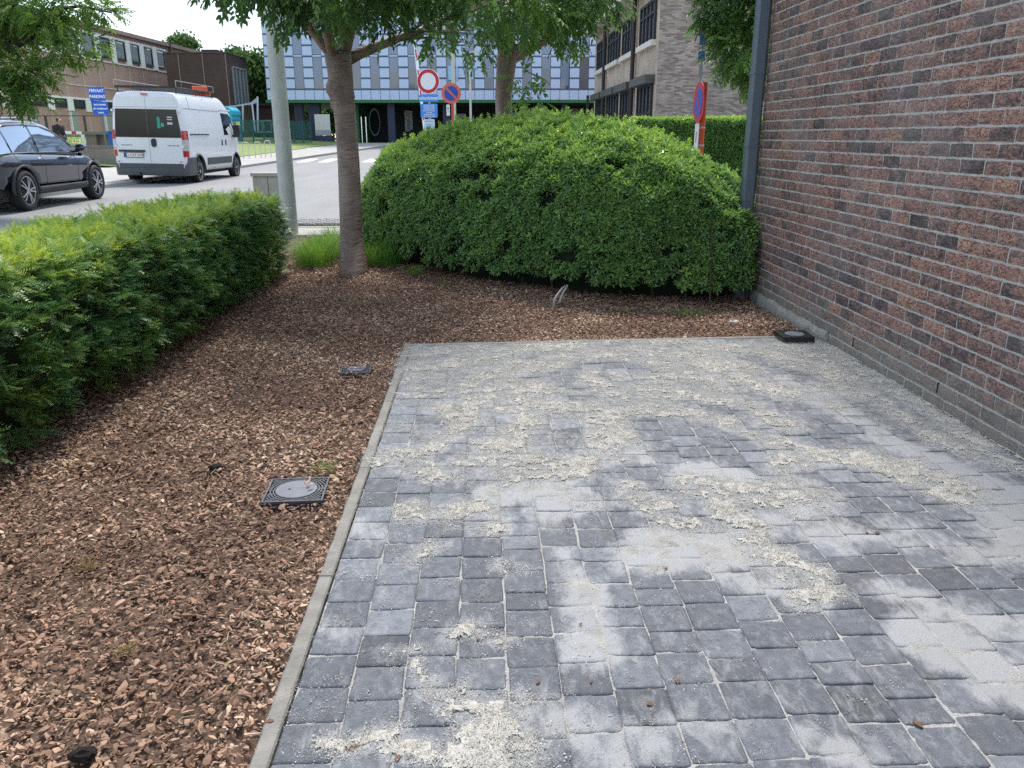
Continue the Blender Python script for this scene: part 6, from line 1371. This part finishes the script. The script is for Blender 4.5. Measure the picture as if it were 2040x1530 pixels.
MB().bb(sA, sE - 1.0, -.04, .0, zlin - .04, zlin + .04).build('string_course', M_cream, sch); MB().bb(sA, sE - .2, -.08, .0, zw1 + .05, zw1 + .22).build('lintel_band', M_whf, sch); MB().bb(sA, sE - .2, -.08, .0, zw0 - .38, zw0 - .30).build('sill_band', M_whf, sch); MB().bb(sA, sE - 4, -.07, .0, zlw1 + .0, zlw1 + .12).build('lintel_band', M_whf, sch)
MB().lathe([(.12, -1), (.12, zr_ + .1)], (sE + .25, -.2, 0), 'Z', 10).build('drainpipe', mat('dark_pipe', (.045, .045, .05), .5), sch)
rc = bpy.data.objects.new('window', MB().bb(0, .01, 0, .01, 0, .01).mesh('x', M_wfr)); bpy.data.objects.remove(rc)
# dark brick wing
ZW = 57.5; oW = D(343, 235, ZW); wing = thing('brick_wing', (oW.x, oW.y, gL), 'dark brown flat-roofed brick wing projecting from the end of the long school', 'building', rz=YAW)
kw = ZW / F; wz_ = lambda y: D(400, y, ZW).z - gL; Ww = (462 - 343) * kw; Dw = 4.6
M_wb = brickwall_mat('wing_brick', (.06, .032, .028), (.08, .045, .038), (.075, .055, .048), var=.15)
MB().bb(0, Ww, 0, Dw, -2, wz_(109)).build('wall', M_wb, wing); MB().bb(-.05, Ww + .06, -.06, Dw + .1, wz_(109), wz_(107.5)).build('roof', mat('wing_coping', (.10, .075, .065), .7), wing)
for a in (368, 415, 460): MB().bb((a - 343) * kw, (a - 343) * kw + .05, -.02, .0, -2, wz_(110)).build('joint_strip', mat('wing_joint', (.28, .21, .18), .8), wing)
w = MB().bb(Ww - .0, Ww + .03, 1.1, 3.9, wz_(205), wz_(137)).build('window', M_win, wing); m = MB()
for y in (1.0, 1.7, 2.5, 3.3, 4.0): m.bb(Ww, Ww + .12, y - .05, y + .05, wz_(206), wz_(135))
m.bb(Ww, Ww + .12, 1.0, 4.0, wz_(135), wz_(132)); m.build('frame', mat('steel_grey', (.30, .33, .35), .5, metal=.4), w)
MB().bb((397 - 343) * kw, (428 - 343) * kw, 1.8, 3.5, wz_(109), wz_(97.5)).build('roof_box', mat('roof_unit', (.03, .035, .05), .6), wing)
# low outbuilding and steel canopy
oO = D(497, 240, 66); ob = thing('outbuilding', (oO.x, oO.y, gL), 'low dark outbuilding with white window frames right of the brick wing', 'building', rz=YAW); ko = 66 / F
MB().bb(0, 3.4, 0, 4, -1.5, D(510, 211, 66).z - gL).build('wall', M_wb, ob); MB().bb(-.15, 3.6, -.2, 4, D(510, 211, 66).z - gL, D(510, 206, 66).z - gL).build('roof', mat('roof_unit', (.03, .035, .05), .6), ob)
for a in (.45, 1.2, 1.95): w = MB().bb(a, a + .55, -.03, .0, .9, 1.7).build('window', M_win, ob); m = MB(); m.bb(a - .06, a, -.06, 0, .8, 1.8); m.bb(a + .55, a + .61, -.06, 0, .8, 1.8); m.bb(a, a + .55, -.06, 0, 1.7, 1.8); m.bb(a, a + .55, -.06, 0, .8, .9); m.build('frame', M_whf, w)
def frm(name, zc, segs, m_, label, cat, w=.10):
    P_ = [(D(a, b_, zc), D(c, d_, zc)) for a, b_, c, d_ in segs]; o0_ = P_[0][0]; t = thing(name, (o0_.x, o0_.y, zroad(o0_.y) + .6), label, cat); o_ = Vector(t.location)
    for a, b_ in P_: MB().beam(a - o_, b_ - o_, w).build('beam', m_, t)
    return t
frm('steel_canopy', 52, [(451, 213, 470, 211), (470, 211, 508, 205), (513, 193, 514, 262), (508, 205, 514, 196), (484, 209, 484, 262), (497, 208, 513, 196), (452, 213, 454, 262), (502, 206, 508, 262)], mat('galv', (.36, .40, .44), .5, metal=.2), 'galvanised steel frame structure with braces in front of the outbuilding', 'canopy')
tq = D(450, 235, 50); kq = 50 / F; cq = thing('turquoise_container', (tq.x, tq.y, zroad(tq.y) + .8), 'turquoise rounded container behind the front of the white van', 'container', rz=YAW); zq = lambda y: D(450, y, 50).z - (zroad(tq.y) + .8)
MB().prism([(-.6, -.8), (.42, -.8), (.42, zq(240)), (.38, zq(232)), (.46, zq(228)), (.44, zq(220)), (.20, zq(213)), (-.6, zq(212))], (0, 0, 0), (1, 0, 0), (0, 0, 1), (0, 1.6, 0)).build('shell', mat('turquoise', (.02, .38, .58), .4), cq, bevel=.05); MB().bb(.0, .3, -.02, .0, zq(222), zq(219.5)).build('print', M_swh, cq)
# green wire fence
M_gf = mat('fence_green', (.018, .12, .11), .6)
fa, fb = D(436, 272, 47), D(622, 272, 55); fz = thing('green_fence', (fa.x, fa.y, 1.35), 'dark green welded wire fence at the top of the grassy bank', 'fence'); o_ = Vector(fz.location); fb = fb - o_; fb.z = 0; nP = 9
hF = D(500, 235, 50).z - D(500, 272, 50).z
for i in range(nP):
    a, b_ = fb * (i / nP), fb * ((i + 1) / nP); m = MB(); m.beam(a + Vector((0, 0, -.6)), a + Vector((0, 0, hF + .05)), .07); m.build('post', M_gf, fz); m = MB()
    for k in range(1, 22): q = a.lerp(b_, k / 22); m.beam(q + Vector((0, 0, -.5)), q + Vector((0, 0, hF)), .011)
    for z in (.1, .5, .9, hF): m.beam(a + Vector((0, 0, z)), b_ + Vector((0, 0, z)), .025)
    m.build('wire_panel', M_gf, fz)
MB().box(tuple(fb * .18 + Vector((0, -.06, hF - .22))), (.42, .02, .24)).build('notice', mat('notice_yellow', (.60, .55, .30), .5), fz)
# thin railing before the school, low wall, plinth
fa, fb = D(30, 262, 37), D(232, 262, 41); rl = thing('wire_railing', (fa.x, fa.y, 1.0), 'thin dark railing in front of the school below its lower windows', 'fence'); o_ = Vector(rl.location); zt1, zt2 = D(30, 231, 37).z - 1.0, D(232, 231, 41).z - 1.0; fb = fb - o_; fb.z = 0
MB().beam((0, 0, zt1), fb + Vector((0, 0, zt2)), .035).build('rail', M_wfr, rl)
for f0 in (.0, .30, .68, 1.0): MB().beam(fb * f0 + Vector((0, 0, -.5)), fb * f0 + Vector((0, 0, zt1 + (zt2 - zt1) * f0 + .02)), .09).build('post', mat('dark_pipe', (.045, .045, .05), .5), rl)
w0, w1 = D(60, 300, 31.8), D(250, 300, 31.8); lw = thing('low_brick_wall', (w1.x, w1.y, zroad(w1.y)), 'low brown brick wall with coping between the dark car and the white van', 'wall', rz=YAW); Lw = (w1 - w0).length
zt_ = D(200, 290, 31.8).z - zroad(w1.y); M_lw = brickwall_mat('low_wall_brick', (.20, .165, .14), (.25, .21, .18), (.22, .20, .18))
MB().bb(-Lw, 0, 0, .3, -.3, zt_ - .10).build('wall', M_lw, lw)
for i in range(int(Lw / .12)): MB().bb(-i * .12 - .112, -i * .12 - .004, -.02, .32, zt_ - .10, zt_ + random.uniform(-.004, .004)).build('brick', mat('coping_brick', (.17, .145, .13), .85, var=.2, vscale=3), lw)
q0 = D(196, 278, 35); pli = thing('brick_plinth', (q0.x, q0.y, .5), 'brick block under a flat concrete slab just behind the low wall', 'plinth', rz=YAW); kq = 35 / F; zz = lambda y: D(196, y, 35).z - .5
MB().bb(-29 * kq, 32 * kq, -.1, 1.0, zz(268), zz(262.5)).build('slab', mat('slab_grey', (.18, .165, .15), .8), pli); MB().bb(-25 * kq, -4 * kq, 0, .9, -.8, zz(268)).build('pier', brickwall_mat('plinth_brick', (.16, .12, .10), (.20, .15, .12), (.26, .22, .19)), pli); MB().bb(-4 * kq, 30 * kq, .25, .9, -.8, zz(268)).build('pier', M_lw, pli)
q0 = D(222, 276, 34.4); bb_ = thing('blue_bin', (q0.x, q0.y, .4), 'blue bin just left of the van behind the low wall', 'bin', rz=YAW); MB().bb(-.12, .12, 0, .3, -.3, D(222, 265, 34.4).z - .4).build('body', M_sbl, bb_, bevel=.02); MB().bb(-.15, .14, -.03, .33, D(222, 265, 34.4).z - .4, D(222, 261, 34.4).z - .4).build('lid', M_sbl, bb_)
a, b_ = D(120, 263.5, 36), D(164, 265, 36); bar = thing('barrier_pole', (a.x, a.y, .9), 'horizontal red and white barrier pole beside the walking person', 'barrier'); o_ = Vector(bar.location); MB().beam(a - o_, b_ - o_, .12).build('pole', M_swh, bar); MB().beam((a - o_).lerp(b_ - o_, .55), (a - o_).lerp(b_ - o_, .75), .126).build('stripe', M_red, bar); MB().beam((b_ - o_), (b_ - o_) + Vector((0, 0, -1.4)), .1).build('post', M_swh, bar)
# hoops on the bank
for i, (px_, py_) in enumerate(((490, 304), (514, 303), (534, 300))):
    g = D(px_, py_, 37.5 + i * .7); t = thing('bike_hoop', g, ['leftmost of three pale metal hoops on the grassy bank', 'middle of three pale metal hoops on the grassy bank', 'rightmost of three pale metal hoops, next to the lamp post'][i], 'hoop', 'metal hoops on the bank', rz=R(10))
    MB().tube([(-.13, 0, -.3), (-.13, 0, .42), (-.10, 0, .46), (.10, 0, .46), (.13, 0, .42), (.13, 0, -.3)], .022, 6).build('tube', mat('galv_light', (.5, .5, .46), .5), t)

# --- brick building at the right of the street
ZR = 33.0; oR = D(1305, 235, ZR); gR = .2
rb = thing('corner_school', (oR.x, oR.y, gR), 'tan-brown brick building with dark-framed windows and cream eaves beyond the hedge', 'building')
def onX(px_, py_, X=None):
    r = ray(px_, py_); t = ((X if X is not None else oR.x) - CO.x) / r.x; p = CO + r * t; return p.y - oR.y, p.z - gR
M_rb = brickwall_mat('lit_tan_brick', (.31, .225, .17), (.46, .355, .275), (.54, .46, .38), var=.2, ms=.014); M_rf = brickwall_mat('shaded_brown_brick', (.17, .125, .105), (.44, .36, .31), (.28, .235, .205), bw_=.24, bh=.065, ms=.006, var=.15)  # side wall brick coloured as lit, front wall brick coloured as shaded
yF = onX(1184, 180)[0]; zE = onX(1180, 66)[1]; zE = (onX(1265, 3)[1] + zE) / 2
MB().bb(0, 16, .06, yF, -1, zE - .1).build('wall', M_rb, rb); MB().bb(.0, 16, -.0, .06, -1, zE + 1.5).build('front_wall', M_rf, rb); MB().bb(.02, 16, .06, yF, zE - .1, zE + 1.4).build('parapet', M_rb, rb)
M_eave = mat('cream_eave', (.62, .58, .48), .7); MB().bb(-.75, .02, -.3, yF + .4, zE - .22, zE + .12).build('roof', M_eave, rb)
M_sill = mat('cream_sill', (.66, .62, .54), .7)
M_rg = mat('pale_glass', (.16, .20, .24), .05, spec=.9, coat=.5)
zu0 = onX(1290, 88)[1]; zu1 = onX(1290, 10)[1]; zl1 = onX(1282, 172)[1]
for i, (a, b_) in enumerate(((1191, 1207), (1213, 1234), (1241, 1263.5), (1275, 1303))):
    ya, yb_ = onX(a, 140)[0], onX(b_, 140)[0]; ya, yb_ = min(ya, yb_), max(ya, yb_)
    for (z0, z1, lo) in ((zu0, min(zu1, zE - .45), False), (-.2, zl1, True)):
        w = MB().bb(-.01, .05, ya, yb_, z0, z1).build('window', M_rg, rb); m = MB(); nn = 4
        for k in range(nn + 1): y = ya + (yb_ - ya) * k / nn; m.bb(-.10, .0, y - .05, y + .05, z0, z1)
        for z in (z0 + .04, z0 + (z1 - z0) * .68, z1 - .04): m.bb(-.09, .0, ya, yb_, z - .05, z + .05)
        m.build('frame', M_wfr, w)
        if lo: MB().bb(-.42, -.0, ya - .25, yb_ + .25, z1, z1 + .33).build('shutter_box', mat('shutter_box', (.085, .085, .075), .7, var=.2, vscale=3), rb)
        else: MB().bb(-.22, .02, ya - .15, yb_ + .15, z0 - .22, z0 - .0).build('sill', M_sill, w)
        if lo: MB().bb(.051, .06, ya, yb_, z0, z0 + .01).build('sill', M_sill, w); 
for a in (1209, 1267): y = onX(a, 120)[0]; MB().lathe([(.10, -1), (.10, zE - .1)], (-.16, y, 0), 'Z', 10).build('drainpipe', mat('dark_pipe2', (.025, .018, .02), .5), rb)
y = onX(1184, 200)[0]; MB().bb(-.5, -.35, y - .1, y + .1, -1, onX(1184, 190)[1]).build('drainpipe', mat('dark_pipe2', (.025, .018, .02), .5), rb)
# clipped hedge in front of it
ZH = 17.3; ha, hb = D(1252, 244, ZH + 1.0), D(1560, 243, ZH); fh = thing('far_hedge', (ha.x, ha.y, .1), 'straight dense clipped hedge beyond the bush before the brown brick building', 'hedge')
zt_ = hb.z - .1; Lh = hb.x - ha.x + 3; ang = math.atan2(hb.y - ha.y, hb.x - ha.x)
n = 11000; u = rng.random(n) * Lh; f = rng.random(n); top = f < .35; v = rng.random(n)
lx = u; ly = np.where(top, v * 1.0, .0 + .03 * fbm(u * 3, v * 5, 3, 5)); lz = np.where(top, zt_ + rng.normal(0, .012, n), v * zt_)
rs = (rng.random(n) < .08) & ~top; lx = np.where(rs, 0, lx); ly = np.where(rs, rng.random(n) * 1.0, ly)
c_, s_ = math.cos(ang), math.sin(ang); P = np.stack([lx * c_ - ly * s_, lx * s_ + ly * c_, lz], 1); nr = np.where(top[:, None], [[0, -.2, 1.]], np.where(rs[:, None], [[-1., 0, .2]], [[0, -1., .2]])) + rng.normal(0, .4, (n, 3))
P[:, 0] = np.where(P[:, 0] < 0, 0, P[:, 0])
scatter('foliage', 'bush', P, basis(nr, rng.uniform(0, 6.28, n)), rng.uniform(1.5, 2.3, n), np.where(top, .75 + rng.normal(0, .15, n), .32 + .3 * fbm(lx * 4, lz * 4, 3, 7) + rng.normal(0, .1, n) - .1), fh)
MB().box((Lh / 2 * c_ - .55 * s_, Lh / 2 * s_ + .55 * c_, zt_ / 2 - .05), (Lh - .1, .92, zt_ - .05), rz=ang).build('inner_hull', M_core, fh)  # plain dark box added as the hedge's opaque, shaded-looking inside
# ground cover between the bush and that hedge
tag(MB().bb(2.6, 26, 16.5, 29, .0, .16).build('verge', M_lawn), kind='structure')

# ---------------------------------------------------------------- walking person
def skinned(name, verts, edges, rad, m, parent, lv=2, root=0):
    me = bpy.data.meshes.new(name); me.from_pydata(verts, edges, []); o = bpy.data.objects.new(name, me); COL.objects.link(o); o.parent = parent
    sk = o.modifiers.new('skin', 'SKIN'); 
    for i, r in enumerate(rad): me.skin_vertices[0].data[i].radius = (r if isinstance(r, tuple) else (r, r)); me.skin_vertices[0].data[i].use_root = (i == root)
    ss = o.modifiers.new('sub', 'SUBSURF'); ss.levels = lv; ss.render_levels = lv
    bpy.context.view_layer.update(); me2 = bpy.data.meshes.new_from_object(o.evaluated_get(bpy.context.evaluated_depsgraph_get())); o.modifiers.clear(); o.data = me2; me2.materials.clear(); me2.materials.append(m); me2.shade_smooth(); return o
hp = D(117, 240, 34.0); pe = thing('person', (hp.x, hp.y, hp.z - 1.60), 'person with brown hair in a dark jacket carrying a backpack, walking beyond the dark car', 'person', rz=R(70))
# faces local -Y
V = [(0, 0, .93), (0, .01, 1.15), (0, .02, 1.36), (0, .0, 1.46), (0, -.04, 1.56), (0, -.05, 1.66), (.16, .02, 1.38), (.20, .05, 1.12), (.20, -.06, .90), (.20, -.10, .80), (-.16, .02, 1.38), (-.20, 0, 1.12), (-.19, -.10, .90), (-.19, -.14, .80), (.09, 0, .88), (.10, -.10, .50), (.10, -.14, .08), (.10, -.26, .03), (-.09, 0, .88), (-.10, .10, .50), (-.10, .26, .12), (-.10, .18, .03)]
E = [(0, 1), (1, 2), (2, 3), (3, 4), (4, 5), (2, 6), (6, 7), (7, 8), (8, 9), (2, 10), (10, 11), (11, 12), (12, 13), (0, 14), (14, 15), (15, 16), (16, 17), (0, 18), (18, 19), (19, 20), (20, 21)]
rd = [.13, .12, .13, .05, .085, .085, .05, .042, .035, .03, .05, .042, .035, .03, .085, .055, .04, .035, .085, .055, .04, .035]
M_skin = mat('skin', (.42, .24, .17), .6); skinned('body', V, E, rd, M_skin, pe)
M_jk = mat('dark_jacket', (.014, .015, .020), .8); M_tr = mat('blue_trousers', (.04, .055, .10), .8); M_hr = mat('brown_hair', (.05, .028, .018), .7)
skinned('jacket', V[0:4] + V[6:9] + V[10:13], [(0, 1), (1, 2), (2, 3), (2, 4), (4, 5), (5, 6), (2, 7), (7, 8), (8, 9)], [.165, .155, .165, .085, .075, .062, .05, .075, .062, .05], M_jk, pe)
skinned('trousers', [V[0]] + V[14:17] + V[18:21], [(0, 1), (1, 2), (2, 3), (0, 4), (4, 5), (5, 6)], [.14, .10, .07, .055, .10, .07, .055], M_tr, pe)
skinned('hair', [(0, -.04, 1.69), (0, .02, 1.64), (0, .05, 1.50)], [(0, 1), (1, 2)], [.098, .11, .08], M_hr, pe)
MB().lathe([(.02, -.012), (.032, 0), (.02, .012)], (0, -.13, 1.61), 'Y', 8).build('face', M_skin, pe)
MB().loft([[(x, .14, z), (x * .9, .30, z)][:2] + [(-x * .9, .30, z), (-x, .14, z)] for x, z in ((.12, 1.0), (.16, 1.1), (.16, 1.32), (.10, 1.42))]).build('backpack', mat('black_backpack', (.010, .010, .012), .7), pe, bevel=.02)
